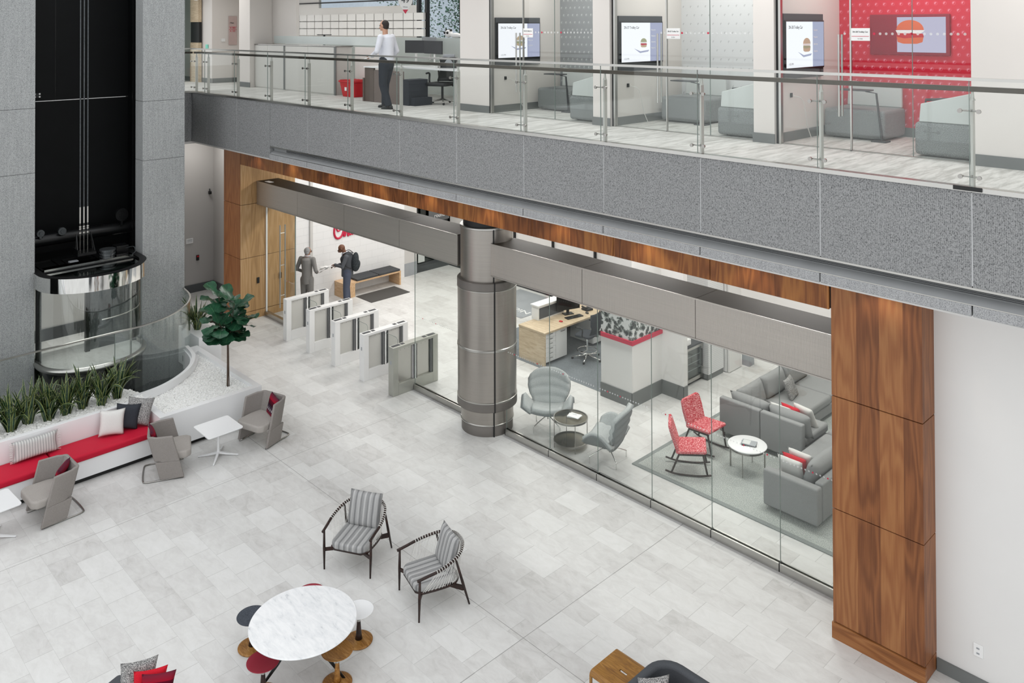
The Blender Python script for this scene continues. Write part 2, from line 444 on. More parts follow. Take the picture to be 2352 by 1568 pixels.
def sempty(name, label=None, cat=None, loc=(0, 0, 0)):
    o = bpy.data.objects.new(name, None); COL.objects.link(o); o.location = loc; return struct(o, label, cat)
def dup(root, loc, rz=None, label=None, group=None):
    def cp(o, par):
        c = o.copy(); COL.objects.link(c)
        if par is not None: c.parent = par
        for ch in list(o.children): cp(ch, c)
        return c
    r = cp(root, None); r.location = loc
    if rz is not None: r.rotation_euler = (0, 0, rz)
    if label: r['label'] = label
    if group: r['group'] = group
    return r
def text(s, size, loc, rot, mat, parent=None, name='lettering', ext=.001, align='LEFT', sx=1):
    c = bpy.data.curves.new('t', 'FONT'); c.body = s; c.size = size; c.extrude = ext; c.align_x = align
    tmp = bpy.data.objects.new('t', c); COL.objects.link(tmp)
    tmp.location = loc; tmp.rotation_euler = rot; tmp.scale = (sx, 1, 1)
    me = bpy.data.meshes.new_from_object(tmp)
    me.transform(Matrix.LocRotScale(Vector(loc), Euler(rot), Vector((sx, 1, 1))))
    bpy.data.objects.remove(tmp)
    if parent is not None: me.transform(mw(parent).inverted())
    me.name = name; o = bpy.data.objects.new(name, me); COL.objects.link(o)
    me.materials.clear(); me.materials.append(M[mat]); o.parent = parent
    return o
NEGY = (R(90), 0, 0); POSX = (R(90), 0, R(90))
def arc(cx, cy, r, a0, a1, n): return [(cx + r*math.cos(R(a0 + (a1-a0)*i/n)), cy + r*math.sin(R(a0 + (a1-a0)*i/n))) for i in range(n + 1)]
def rrect(x0, x1, y0, y1, r, n=5):
    return arc(x1-r, y1-r, r, 0, 90, n) + arc(x0+r, y1-r, r, 90, 180, n) + arc(x0+r, y0+r, r, 180, 270, n) + arc(x1-r, y0+r, r, 270, 360, n)
def smoothpts(pts, k=4):
    """catmull-rom"""
    pts = [Vector(p) for p in pts]; o = []
    for i in range(len(pts) - 1):
        p0 = pts[max(i-1, 0)]; p1 = pts[i]; p2 = pts[i+1]; p3 = pts[min(i+2, len(pts)-1)]
        for j in range(k):
            t = j / k
            o.append(.5*((2*p1) + (p2-p0)*t + (2*p0-5*p1+4*p2-p3)*t*t + (3*p1-p0-3*p2+p3)*t**3))
    o.append(pts[-1]); return o

# ------------------------------------------------------------------ camera
cam = bpy.data.cameras.new('camera'); co = bpy.data.objects.new('camera', cam); COL.objects.link(co)
cam.sensor_width = 36; cam.lens = 1944.83 / 2352 * 36
cam.shift_y = (37.2 - 784) / 2352
co.matrix_world = Matrix.Translation((0, 0, 7.4)) @ Matrix.Rotation(R(45.8366), 4, 'Z') @ Matrix.Rotation(R(90.6728), 4, 'X') @ Matrix.Rotation(R(-.18987), 4, 'Z')
cam.clip_start = .05; cam.clip_end = 300
SC.camera = co
SC.view_settings.view_transform = 'Standard'; SC.view_settings.look = 'None'; SC.view_settings.gamma = 1
SC.view_settings.use_curve_mapping = False
SC.view_settings.exposure = 0.0
w = bpy.data.worlds.new('sky'); SC.world = w; w.use_nodes = True
bg = w.node_tree.nodes['Background']; bg.inputs[0].default_value = (.97, .985, 1, 1); bg.inputs[1].default_value = 1.4
SC.cycles.use_denoising = True
SC.cycles.max_bounces = 10; SC.cycles.diffuse_bounces = 4; SC.cycles.transparent_max_bounces = 24; SC.cycles.glossy_bounces = 4
SC.cycles.caustics_reflective = False; SC.cycles.caustics_refractive = False; SC.cycles.sample_clamp_indirect = 4
def area(name, loc, sx, sy, power, rot=(0, 0, 0), col=(1, .98, .95)):
    l = bpy.data.lights.new(name, 'AREA'); l.shape = 'RECTANGLE'; l.size = sx; l.size_y = sy; l.energy = power; l.color = col
    o = bpy.data.objects.new(name, l); COL.objects.link(o); o.location = loc; o.rotation_euler = rot; return o
def spot(name, loc, power, size, rot=(0, 0, 0), blend=.5, col=(1, .93, .82), rad=.04):
    l = bpy.data.lights.new(name, 'SPOT'); l.energy = power; l.spot_size = size; l.spot_blend = blend; l.color = col; l.shadow_soft_size = rad
    o = bpy.data.objects.new(name, l); COL.objects.link(o); o.location = loc; o.rotation_euler = rot; return o

# ------------------------------------------------------------------ shell
ZU = 5.8          # upper floor level
YS = 8.98         # balcony face
b = MB()
for r_ in ((-15.9, 7, -9, 26), (-34, -20.6, -9, 26), (-20.6, -15.9, 7.96, 26)):
    b.box(r_[0], r_[1], r_[2], r_[3], -.12, 0)
struct(b.out('floor', 'marble_tiles'), 'pale grey marble tile floor of the lobby atrium', 'floor')
b = MB(); b.box(-20.6, -15.9, -9, 7.96, -1.7, -1.6); b.box(-20.7, -20.6, -9, 8.06, -1.7, -.121); b.box(-15.9, -15.8, -9, 8.06, -1.7, -.121); b.box(-20.6, -15.9, 7.96, 8.06, -1.7, -.121); b.box(-20.6, -15.9, -9.1, -9, -1.7, -.121)
struct(b.out('floor_pit', 'black_shaft'), 'dark floor of the lift pit', 'floor')
# lift towers: speckled granite columns with panel joints
def tower(name, x0, x1, y0, y1, label):
    s = sempty(name, label, 'wall')
    zs = [-1.6, 4.515, 5.797, 9.4]
    for a, c in zip(zs, zs[1:]):
        MB().box(x0, x1, y0, y1, a + .003, c - .003).out('stone_panel', 'granite', s, bev=.006)
    MB().box(x0 + .02, x1 - .02, y0 + .02, y1 - .02, -1.6, 9.39).out('joint_core', 'dark_grey', s)
tower('wall_tower_left', -20.4, -18.7, 2.3, 4.94, 'speckled granite tower left of the glass lift')
tower('wall_tower_right', -19.12, -18.7, 7.034, 7.953, 'speckled granite tower right of the glass lift')
s = sempty('wall_shaft', 'black back wall of the open lift shaft', 'wall')
MB().box(-20.53, -20.4, 4.89, 7.86, 2.1, 5.79).out('lower_panel', 'black_shaft', s)
b = MB()
for ya, yb in ((4.89, 5.78), (5.80, 6.355), (6.375, 7.86)): b.box(-20.53, -20.4, ya, yb, 5.806, 9.4)
b.out('upper_panel', 'black_shaft', s)
MB().box(-20.45, -20.395, 5.3, 7.28, 5.791, 5.805).out('light_gap', 'paper', s)
MB().box(-20.39, -19.13, 7.33, 7.95, -1.6, 9.4).out('shaft_side', 'black_shaft', s)
MB().box(-20.59, -20.49, 4.95, 7.03, -1.6, -.01).out('shaft_base', 'black_shaft', s)
for y_ in (7.08, 7.14, 7.20): MB().box(-19.42, -19.36, y_ - .012, y_ + .012, -1.6, 9.4).out('guide_rail', 'black_metal', s)
MB().box(-19.18, -19.1, 4.95, 5.03, -1.6, 9.4).out('guide_rail', 'black_metal', s)
MB().box(-20.39, -20.36, 5.33, 5.49, 5.88, 5.98).out('bolt_plate', 'black_metal', s)
for i in (0, 1):
    for j in (0, 1): MB().lathe([(.018, 0), (.018, .01)], n=10).out('bolt', 'paper', s).matrix_local = Matrix.Translation((-20.355, 5.365 + i*.095, 5.90 + j*.062)) @ Matrix.Rotation(R(90), 4, 'Y')

# lobby walls behind the towers
b = MB(); b.box(-22.3, -22.15, -2, 8.9, 0, 4.5)
struct(b.out('wall_lobby', 'white_wall'), 'white lobby wall seen through the lift', 'wall')
b = MB(); b.box(-22.15, -22.12, -2, 8.9, 0, .28)
struct(b.out('baseboard_lobby', 'skirt_dark'), 'grey baseboard on the wall behind the lift', 'baseboard')
b = MB(); b.box(-23.4, -23.25, 8.9, 10.9, 0, 4.5); b.box(-23.3, -21.05, 10.72, 10.9, 0, 4.5); b.box(-23.3, -22.2, 8.8, 8.92, 0, 4.5)
struct(b.out('wall_left', 'lobby_wall'), 'grey lobby wall left of the wood portal', 'wall')
b = MB(); b.box(-23.25, -23.22, 8.92, 10.72, 0, .22); b.box(-23.22, -21.05, 10.69, 10.72, 0, .22)
struct(b.out('baseboard_left', 'skirt_dark'), 'dark baseboard at the foot of the grey lobby wall', 'baseboard')
# wood portal: left pier, fascia, right pier
def panels(parent, x0, x1, y0, y1, zs, mat, nm='wood_panel', core=True, g=.005):
    for a, c in zip(zs, zs[1:]): MB().box(x0, x1, y0, y1, a + g, c - g).out(nm, mat, parent, bev=.003, seg=1)
s = sempty('wall_portal_left', 'oak and walnut clad pier at the left end of the portal', 'wall')
panels(s, -21.02, -20.12, 9.97, 10.0, [.0, .194, 1.555, 2.91, 4.55], 'walnut')
panels(s, -20.12, -20.09, 9.975, 11.5, [.194, 1.555, 2.91, 4.55], 'oak_panel')
MB().box(-20.12, -20.085, 9.975, 11.5, 0, .189).out('skirting', 'oak_panel', s)
MB().box(-21.0, -20.12, 10.0, 11.49, 0, 4.55).out('pier_core', 'dark_grey', s)
s = sempty('wall_portal_right', 'walnut clad pier at the right end of the glass wall', 'wall')
panels(s, -4.72, -3.66, 9.97, 10.0, [.194, 1.555, 2.91, 4.56], 'walnut')
MB().box(-4.73, -3.65, 9.955, 10.0, 0, .189).out('skirting', 'walnut_skirt', s)
panels(s, -3.69, -3.66, 10.0, 10.33, [.0, .194, 1.555, 2.91, 4.56], 'walnut', nm='side_panel')
MB().box(-4.70, -3.69, 10.0, 10.9, 0, 4.55).out('pier_core', 'walnut', s)
s = sempty('wall_portal_fascia', 'walnut fascia above the stainless beams', 'wall')
fx = [-20.12, -18.3, -16.6, -14.87, -13.19, -11.54, -9.81, -8.10, -6.42, -4.74]
for a, c in zip(fx, fx[1:]): MB().box(a + .006, c - .006, 9.97, 10.0, 3.94, 4.55).out('wood_panel', 'fascia_wood', s)
MB().box(-20.1, -4.73, 10.0, 10.06, 3.95, 4.55).out('fascia_core', 'black', s)
# right hand wall
b = MB(); b.box(-3.69, 7, 10.33, 10.5, 0, 4.6)
struct(b.out('wall_right', 'white_wall'), 'plain white wall right of the walnut pier', 'wall')
b = MB(); b.box(-3.65, 7, 10.30, 10.33, 0, .14)
struct(b.out('baseboard_right', 'skirting'), 'grey baseboard on the white wall', 'baseboard')
o = MB().box(-3.27, -3.17, 10.318, 10.33, .37, .51).out('wall_outlet', 'paper', bev=.006)
tag(o, 'white power outlet on the white wall beside the walnut pier', 'outlet')
for z_ in (.41, .465): MB().box(-3.235, -3.205, 10.314, 10.3185, z_ - .008, z_ + .008).out('socket', 'bin_grey', o)

# upper slab and its perforated stone face
b = MB(); b.box(-34, 7, YS + .1, 17, ZU - .25, ZU); b.box(-34, -20.77, -9, YS + .1, ZU - .25, ZU)
struct(b.out('floor_upper', 'carpet'), 'pale streaked carpet of the upper floor', 'floor')
b = MB(); b.box(-34, 7, YS + .12, 19, 4.5, 4.56); b.box(-34, -20.75, -9, YS + .12, 4.5, 4.56)
struct(b.out('ceiling_lobby', 'white_wall'), 'white ceiling under the upper floor', 'ceiling')
xs = [-20.71] + [-2.82 - 1.5465 * k for k in range(11, -1, -1)] + [-1.27, .28, 1.83, 3.4, 5, 6.9]
s = sempty('wall_balcony', 'grey perforated stone face of the balcony', 'wall')
for a, c in zip(xs, xs[1:]):
    z0 = 4.57 if a < -16.8 else 4.84
    MB().box(a + .006, c - .006, YS, YS + .1, z0, ZU - .03).out('stone_panel', 'face_stone', s)
    if a > -16.8:
        MB().box(a + .007, c - .007, YS - .02, YS + .16, 4.56, 4.665).out('ledge_stone', 'stone_ledge', s, bev=.006)
MB().box(-16.6, 7, YS + .003, YS + .1, 4.85, ZU - .04).out('joint_core', 'joint_light', s); MB().box(-20.7, -16.8, YS + .003, YS + .1, 4.6, ZU - .04).out('joint_core', 'joint_light', s)
MB().box(-20.81, -20.71, -9, YS, 4.57, ZU - .03).out('return_face', 'stone', s); MB().box(-20.83, -20.70, -9, YS, ZU - .029, ZU + .012).out('return_edge', 'brushed', s)
# linear slot diffuser
d = sempty('trim_1', 'dark linear air slot under the balcony face', 'trim')
MB().box(-16.742, 7, YS + .1, YS + .12, 4.67, 4.84).out('slot_back', 'slot_grey', d)
b = MB(); b.box(-16.742, 7, YS + .002, YS + .1, 4.815, 4.838); b.box(-16.742, 7, YS - .012, YS + .1, 4.666, 4.676)
b.out('slot_frame', 'brushed', d)
b = MB()
for z_ in (4.745, 4.762, 4.779, 4.796): b.box(-16.2, 7, YS + .085, YS + .1, z_, z_ + .008)
b.out('blades', 'slot_blade', d)
b = MB(); b.loft([[(-16.74, YS + .10, 4.676), (-16.74, YS + .10, 4.735), (-16.74, YS - .01, 4.676)], [(7, YS + .10, 4.676), (7, YS + .10, 4.735), (7, YS - .01, 4.676)]]); b.out('sloped_lip', 'slot_grey', d)
# stainless kerb on the slab edge
b = MB(); b.box(-20.75, 7, YS - .015, YS + .09, ZU - .03, ZU + .015)
struct(b.out('trim_2', 'brushed'), 'stainless edge strip at the foot of the railing', 'trim')
b = MB(); b.box(-2.98, -2.72, YS - .03, YS - .012, ZU - .02, ZU + .02)
o = b.out('cover_strip', 'black'); tag(o, 'short black strip on the steel kerb below the railing', 'strip')

# ------------------------------------------------------------------ beams and round column
def beam(x0, x1, seams, mat, label):
    t_ = sempty('trim_3', label, 'beam', (x0, 10.4, 2.9))
    pts = [x0] + seams + [x1]
    for a, c in zip(pts, pts[1:]):
        MB().box(a + .004, c - .004, 10.4, 10.42, 2.9, 3.46).out('steel_panel', mat, t_, world=True)
        MB().box(a + .004, c - .004, 10.4, 11.0, 3.462, 3.475).out('top_panel', 'bronze_top', t_, world=True)
    MB().box(x0, x1, 10.42, 10.98, 2.91, 3.461).out('beam_core', 'ring_grey', t_, world=True)
    b = MB(); b.box(x0, x1, 10.392, 10.402, 3.46, 3.478); b.box(x0, x1, 10.392, 10.40, 2.893, 2.905); b.out('edge_strip', 'steel', t_, world=True)
    MB().box(x0, x1, 10.395, 10.98, 2.885, 2.905).out('soffit', 'brushed', t_, world=True)
    return t_
beam(-20.08, -12.2, [-18.06, -16.06, -14.03], 'steel', 'brushed stainless box beam from the wood pier to the round column')
beam(-11.28, -4.71, [-9.1, -6.945], 'steel_flute', 'fluted stainless box beam from the round column to the walnut pier')
MB().box(-19.85, -19.6, 10.5, 10.62, 3.475, 3.482).out('access_plate', 'paper', bpy.data.objects['trim_3'], world=True)
CX, CYY = -11.68, 10.67
c_ = struct(thing('round_column', 'round stainless steel clad column standing in the line of the glass wall', 'column', (CX, CYY, 0)))
def ringcyl(name, mat, prof):
    MB().lathe(prof, n=72).out(name, mat, c_, smooth=True, autos=30)
ringcyl('column_base', 'ring_grey', [(.475, 0), (.475, .17), (.465, .19)])
ringcyl('lower_drum', 'steel_col', [(.485, .2), (.485, .5)])
ringcyl('trim_ring', 'brushed', [(.488, .185), (.495, .192), (.495, .205), (.488, .212)])
ringcyl('collar', 'ring_grey', [(.545, .46), (.555, .47), (.555, .60), (.545, .61)])
ringcyl('trim_ring', 'brushed', [(.545, .605), (.557, .612), (.557, .63), (.545, .637)])
ringcyl('middle_drum', 'steel_col', [(.545, .62), (.545, 2.62)])
ringcyl('trim_ring', 'brushed', [(.545, 1.52), (.556, 1.53), (.556, 1.565), (.545, 1.575)])
ringcyl('collar', 'ring_grey', [(.545, 2.62), (.555, 2.63), (.555, 2.76), (.545, 2.77)])
ringcyl('trim_ring', 'brushed', [(.545, 2.6), (.558, 2.607), (.558, 2.622), (.545, 2.63)])
ringcyl('upper_drum', 'steel_col', [(.49, 2.77), (.49, 3.72)])
ringcyl('trim_ring', 'brushed', [(.488, 3.70), (.5, 3.71), (.5, 3.74), (.49, 3.75)])
ringcyl('column_core', 'black', [(.44, 3.7), (.44, 4.5)])
b = MB()
for z0, z1, r_ in ((0, .46, .492), (.46, 2.77, .56), (2.77, 3.72, .497)):
    a_ = R(-28); b.box(r_ - .02, r_ + .004, -.012, .012, z0, z1, Matrix.Rotation(a_, 4, 'Z'))
b.out('seam', 'black', c_)

# ------------------------------------------------------------------ glass wall of the lounge
GY = 10.67
def dots(parent, xa, xb, z, y, step, red=(), r=.012, axis='x'):
    bw, brd = MB(), MB(); n = int((xb - xa) / step)
    for i in range(n):
        x = xa + step * (i + .5); t_ = brd if i in red else bw
        c = [(x + r*math.cos(k*PI/5), y, z + r*math.sin(k*PI/5)) for k in range(10)]
        t_.face(t_.vs(c))
    bw.out('dot_row', 'dot_frost', parent)
    if red: brd.out('red_dots', 'red_paint', parent)
def panel(i, xa, xb, shoe=True, red=(3, 14), step=.052):
    s = sempty('window_%d' % i, 'frameless clear glass panel of the lounge wall', 'window')
    MB().box(xa + .005, xb - .005, GY - .006, GY + .006, .115, 2.885).out('glass_pane', 'glass_wall', s)
    MB().box(xa - .0028, xa + .0028, GY - .007, GY + .007, .115, 2.885).out('joint_seal', 'green_glass_edge', s)
    if shoe:
        b = MB(); b.box(xa + .008, xb - .006, GY - .045, GY - .02, 0, .115); b.box(xa + .008, xb - .006, GY + .02, GY + .045, 0, .115)
        b.box(xa + .008, xb - .006, GY - .02, GY + .02, 0, .05)
        b.out('floor_rail', 'brushed', s, bev=.003, seg=1)
        MB().box(xa - .008, xa + .008, GY - .04, GY + .04, 0, .11).out('rail_joint', 'black', s)
    MB().lathe([(.016, 0), (.016, .02)], n=10).out('pivot', 'black', s).matrix_local = Matrix.Translation((xa + .02, GY - .02, 2.87))
    dots(s, xa + .03, xb - .03, 1.5, GY - .0075, step, red)
gx = [-11.16, -10.082, -9.007, -7.926, -6.859, -5.786, -4.71]
for i, (a, c) in enumerate(zip(gx, gx[1:])): panel(i + 1, a, c, red=((3, 14), (5,), (3, 8), (4,), (9, 16), (8, 12))[i])
panel(7, -13.86, -12.23, red=(4, 12))
# entrance door with long pull handles
d = sempty('door_1', 'tall frameless glass door beside the oak pier', 'door')
MB().box(-20.07, -18.62, GY - .006, GY + .006, .115, 2.885).out('glass_pane', 'glass_wall', d)
b = MB(); b.box(-18.632, -18.62, GY - .012, GY + .012, .1, 2.885); b.out('edge_seal', 'green_glass_edge', d)
MB().box(-20.075, -20.055, GY - .02, GY + .02, .1, 2.885).out('jamb_strip', 'white_paint', d)
MB().box(-20.07, -18.2, GY - .045, GY + .045, 0, .115).out('floor_rail', 'brushed', d, bev=.003)
for y_ in (GY - .07, GY + .07):
    h = MB().tube([(-19.25, y_, .4), (-19.25, y_, 2.45)], .017, 12).out('pull_handle', 'brushed', d, smooth=True, autos=40)
b = MB()
for z_ in (.7, 1.45, 2.25): b.tube([(-19.25, GY - .07, z_), (-19.25, GY + .07, z_)], .008, 8)
b.out('handle_bar', 'brushed', d)
dots(d, -19.2, -18.65, 1.1, GY - .0075, .05, (4,))
for i, y_ in enumerate((10.44, 11.06)):
    o = MB().box(-20.085, -20.06, y_ - .035, y_ + .035, .87, 1.02).out('card_reader', 'black', bev=.01)
    tag(o, ('black card reader on the oak pier in front of the glass door', 'black card reader on the oak panelling behind the glass door')[i], 'card reader')
b = MB(); b.box(-23.245, -23.15, 10.56, 10.62, 2.68, 2.76); b.tube([(-23.245, 10.6, 2.82), (-23.19, 10.6, 2.74)], .02, 8)
tag(b.out('wall_camera', 'black'), 'small black camera fixed high on the grey lobby wall', 'camera')
o = MB().box(-23.24, -23.225, 9.92, 10.12, 1.38, 1.52).out('wall_sign', 'paper', bev=.004); tag(o, 'small white notice plate on the grey lobby wall', 'sign')
b = MB()
for z_ in (1.42, 1.445, 1.47, 1.485): b.box(-23.225, -23.222, 9.95, 10.09, z_, z_ + .006)
b.out('printed_lines', 'bin_grey', o)
o = MB().box(-23.24, -23.21, 10.21, 10.29, .87, 1.02).out('call_box', 'black', bev=.008); tag(o, 'small black and red call box below the notice plate', 'call box')
MB().box(-23.212, -23.205, 10.22, 10.28, .965, 1.005).out('red_button', 'red_plastic', o)

# ------------------------------------------------------------------ glass lift
EX, EY = -17.4, 5.6
def nose(rx, ry, n=36, back=-.75):
    p = [(back, -ry)] + [(rx * math.sin(a) , -ry * math.cos(a)) for a in [PI * i / n for i in range(n + 1)]] + [(back, ry)]
    return p
t_ = thing('glass_lift', 'scenic lift car with a bowed glass front and polished steel crown', 'lift', (-18.49, 5.95, .122))
t_.scale = (1.0625,) * 3
def L3(p, z): return [(x, y, z) for x, y in p]
outer = nose(.87, .97); inner = nose(.80, .90)
b = MB(); b.loft([L3(outer, 2.0), L3(outer, 2.27)], cap=False, closed=False)
b.loft([L3(inner, 2.27), L3(inner, 2.0)], cap=False, closed=False)
b.out('crown_band', 'chrome', t_, smooth=True)
b = MB()
for z_ in (2.27, 2.285):
    pass
ring = [(*p, 2.275) for p in outer] + [(*p, 2.275) for p in reversed(nose(.72, .83))]
n_ = len(outer); vo = b.vs([(*p, 2.278) for p in outer]); vi = b.vs([(*p, 2.278) for p in nose(.74, .84)])
for i in range(n_ - 1): b.face([vo[i], vo[i+1], vi[i+1], vi[i]])
b.out('crown_rim', 'black', t_)
MB().prism(nose(.70, .82), 2.18, 2.24).out('roof_glass', 'glass_dark', t_)
MB().prism(nose(.74, .84), 2.05, 2.17).out('roof_tray', 'bin_grey', t_)
MB().box(-1.7, -.12, -.9, .9, 2.2, 2.26).out('roof_deck', 'black_shaft', t_, bev=.01)
b = MB()
for x0, x1, y0, y1 in ((-.95, -.2, -.82, -.45), (-.8, -.2, -.33, .25), (-.95, -.2, .38, .82)):
    b.box(x0, x1, y0, y0 + .02, 2.26, 2.285); b.box(x0, x1, y1 - .02, y1, 2.26, 2.285); b.box(x0, x0 + .02, y0, y1, 2.26, 2.285); b.box(x1 - .02, x1, y0, y1, 2.26, 2.285)
b.out('hatch_frame', 'black_metal', t_)
b = MB()
b.box(-.35, -.15, -.8, .82, 2.26, 2.3)
b.out('mirror_lip', 'chrome', t_)
b = MB(); b.loft([L3(inner, .62), L3(inner, 2.0)], cap=False, closed=False)
b.out('curved_glass', 'glass_car', t_, smooth=True)
b = MB(); b.loft([L3(inner, .50), L3(outer, .54), L3(outer, .60), L3(inner, .62)], cap=False, closed=False)
b.out('glass_sill', 'brushed', t_, smooth=True)
MB().prism(nose(.79, .89), .52, .55).out('car_floor', 'marble_tiles', t_)
b = MB(); b.loft([L3(nose(.66, .8), .0), L3(nose(.78, .89), .5)], cap=False, closed=False)
b.out('apron', 'black_metal', t_, smooth=True)
MB().prism(nose(.6, .72), -.12, .0).out('buffer_plate', 'black_metal', t_)
b = MB(); b.b.free()
for y_ in (0, -.86, .88): MB().box(-.30, -.22, y_ - .05, y_ + .03, .5, 2.02).out('door_post', 'black_metal', t_)
MB().box(-.36, -.30, .05, .86, .5, 2.02).out('car_side', 'machine', t_)
b = MB(); b.tube([(.55, .52, .0), (.55, .52, 1.96)], .02, 8); b.out('mullion', 'brushed', t_)
b = MB(); b.tube([(x * .93, y * .93, 1.42) for x, y in nose(.80, .9)[18:34]], .012, 6); b.out('hand_rail', 'brushed', t_)
b = MB(); b.tube([(-1.2, -1.0, 2.63), (-1.2, 1.2, 2.63)], .12, 24)
b.out('cross_tube', 'black_metal', t_, smooth=True, autos=40)
b = MB(); m = Matrix.Translation((-.62, .03, 2.30))
b.box(-.1, .22, -.17, .17, .08, .13, m); b.box(-.1, .22, -.17, -.15, .13, .2, m)
for s_ in (-1, 1):
    b.tube([(-.58 , s_*.16 + .03, 2.43), (-.62, s_*.13 + .03, 2.78)], .013, 6); b.tube([(-.45, s_*.16 + .03, 2.43), (-.62, s_*.13 + .03, 2.78)], .013, 6)
b.out('sling_bracket', 'black_metal', t_)
for k, y_ in enumerate((-.05, .02, .09)):
    MB().tube([(-.6, y_ + .01, 3.3), (-.6, y_ + .01, 7.8)], .014, 8).out('hoist_rope', 'machine', t_)
    b = MB(); b.tube([(-.6, y_ + .01, 2.40), (-.6, y_ + .01, 3.3)], .007, 6)
    b.lathe([(.018, 2.98), (.018, 3.3)], (-.6, y_ + .01), 8)
    for z_ in (2.78, 2.86, 2.9): b.lathe([(.026, z_), (.026, z_ + .028)], (-.6, y_ + .01), 8)
    b.out('rope_socket', 'brushed', t_)
b = MB()
b.lathe([(.15, 2.26), (.15, 2.3), (.13, 2.3), (.13, 2.34), (.15, 2.34), (.15, 2.36), (.13, 2.36), (.13, 2.4), (.15, 2.4), (.15, 2.43), (.0, 2.43)], (-.42, .42), 24)
b.out('fan_housing', 'machine', t_)
MB().box(-.75, -.5, .62, .86, 2.26, 2.42).out('control_box', 'black_metal', t_, bev=.01)
MB().tube(smoothpts([(-.5, .8, 2.36), (-.35, .9, 2.40), (-.25, .88, 2.3), (-.2, .6, 2.28), (-.3, .2, 2.275), (-.2, .1, 2.275)]), .008, 6).out('cable', 'machine', t_)
for yy_, zz_, r_ in ((-.62, 2.80, .07), (-.23, 2.78, .075), (.92, 2.93, .13)):
    b = MB(); b.tube([(-1.12, yy_, zz_), (-1.05, yy_, zz_)], r_, 20); b.tube([(-1.05, yy_, zz_), (-1.02, yy_, zz_)], r_ * .45, 12)
    b.box(-1.14, -1.06, yy_ - .02, yy_ + .02, 2.7, zz_)
    b.out('guide_wheel', 'machine' if r_ < .1 else 'black_metal', t_)
MB().box(-.52, -.42, -.28, -.12, 2.26, 2.30).out('roof_fitting', 'bin_grey', t_)

# ------------------------------------------------------------------ glass balustrade round the lift
bal = [(-16.89, -1.0), (-16.89, 1.3), (-16.89, 3.61), (-16.89, 5.84)]
curve_gl = smoothpts([(-16.89, 5.84, 0), (-16.89, 6.32, 0), (-16.97, 6.69, 0), (-17.14, 7.03, 0), (-17.39, 7.36, 0), (-17.70, 7.62, 0), (-18.12, 7.82, 0), (-18.68, 7.915, 0)], 5)
curve = smoothpts([(-15.9, 5.5, 0), (-15.9, 5.95, 0), (-15.97, 6.3, 0), (-16.13, 6.62, 0), (-16.37, 6.93, 0), (-16.66, 7.17, 0), (-17.05, 7.36, 0), (-17.58, 7.45, 0)], 5)
t_ = thing('glass_balustrade', 'chest-high glass screen with steel cap curving round the lift', 'balustrade', (-16.89, 5, .24))
def wall_from(path, z0, z1, th):
    lo = []; pts = [Vector((p[0], p[1], 0)) for p in path]
    A, B = [], []
    for i, p in enumerate(pts):
        d = (pts[min(i+1, len(pts)-1)] - pts[max(i-1, 0)]).normalized(); n = Vector((-d.y, d.x, 0))
        A.append(p + n*th/2); B.append(p - n*th/2)
    loop = A + B[::-1]
    b = MB(); r1 = b.vs([(p.x, p.y, z0) for p in loop]); r2 = b.vs([(p.x, p.y, z1) for p in loop]); n = len(loop); m = len(A)
    for i in range(n): b.face([r1[i], r1[(i+1) % n], r2[(i+1) % n], r2[i]])
    for i in range(m - 1):
        for r in (r1, r2): b.face([r[i], r[i+1], r[n-2-i], r[n-1-i]])
    return b
for a, c in zip(bal, bal[1:]):
    MB().box(-16.898, -16.882, a[1] + .004, c[1] - .004, .24, 1.585).out('glass_pane', 'glass', t_, world=True)
    MB().box(-16.90, -16.88, c[1] - .004, c[1] + .004, .24, 1.585).out('joint_seal', 'green_glass_edge', t_, world=True)
wall_from(curve_gl[:15], .24, 1.585, .016).out('curved_pane', 'glass_curve', t_, world=True, smooth=True, autos=40)
wall_from(curve_gl[14:], .24, 1.585, .016).out('curved_pane', 'glass_curve', t_, world=True, smooth=True, autos=40)
b = wall_from([(-16.89, -1, 0)] + [tuple(p) for p in curve_gl], 1.585, 1.61, .035); b.out('cap_rail', 'brushed', t_, world=True)
wall_from([(-16.89, -1, 0)] + [tuple(p) for p in curve_gl], .20, .29, .06).out('base_channel', 'skirting', t_, world=True)
wall_from([(p.x + .22, p.y + .2, 0) for p in curve_gl], .08, .205, .62).out('base_ledge', 'dark_grey', t_, world=True)

# ------------------------------------------------------------------ planters and bench
pl = thing('planter_bench', 'white built-in bench planter in front of the glass lift', 'planter', (-15.5, 3, 0))
def W(b, name, mat, **k): return b.out(name, mat, pl, world=True, **k)
W(MB().box(-15.47, -15.38, -2, 5.86, .0, .82), 'back_wall', 'white_solid', bev=.004)
W(MB().box(-15.38, -14.80, -2, 5.86, .08, .36), 'seat_base', 'white_solid', bev=.004)
W(MB().box(-15.3, -14.86, -2, 5.9, 0, .08), 'plinth', 'black')
b = MB(); b.prism([(-15.47, -2), (-15.47, 5.95), (-16.0, 5.95), (-16.80, 5.70), (-16.80, -2)], .1, .69); W(b, 'soil_box', 'white_solid')
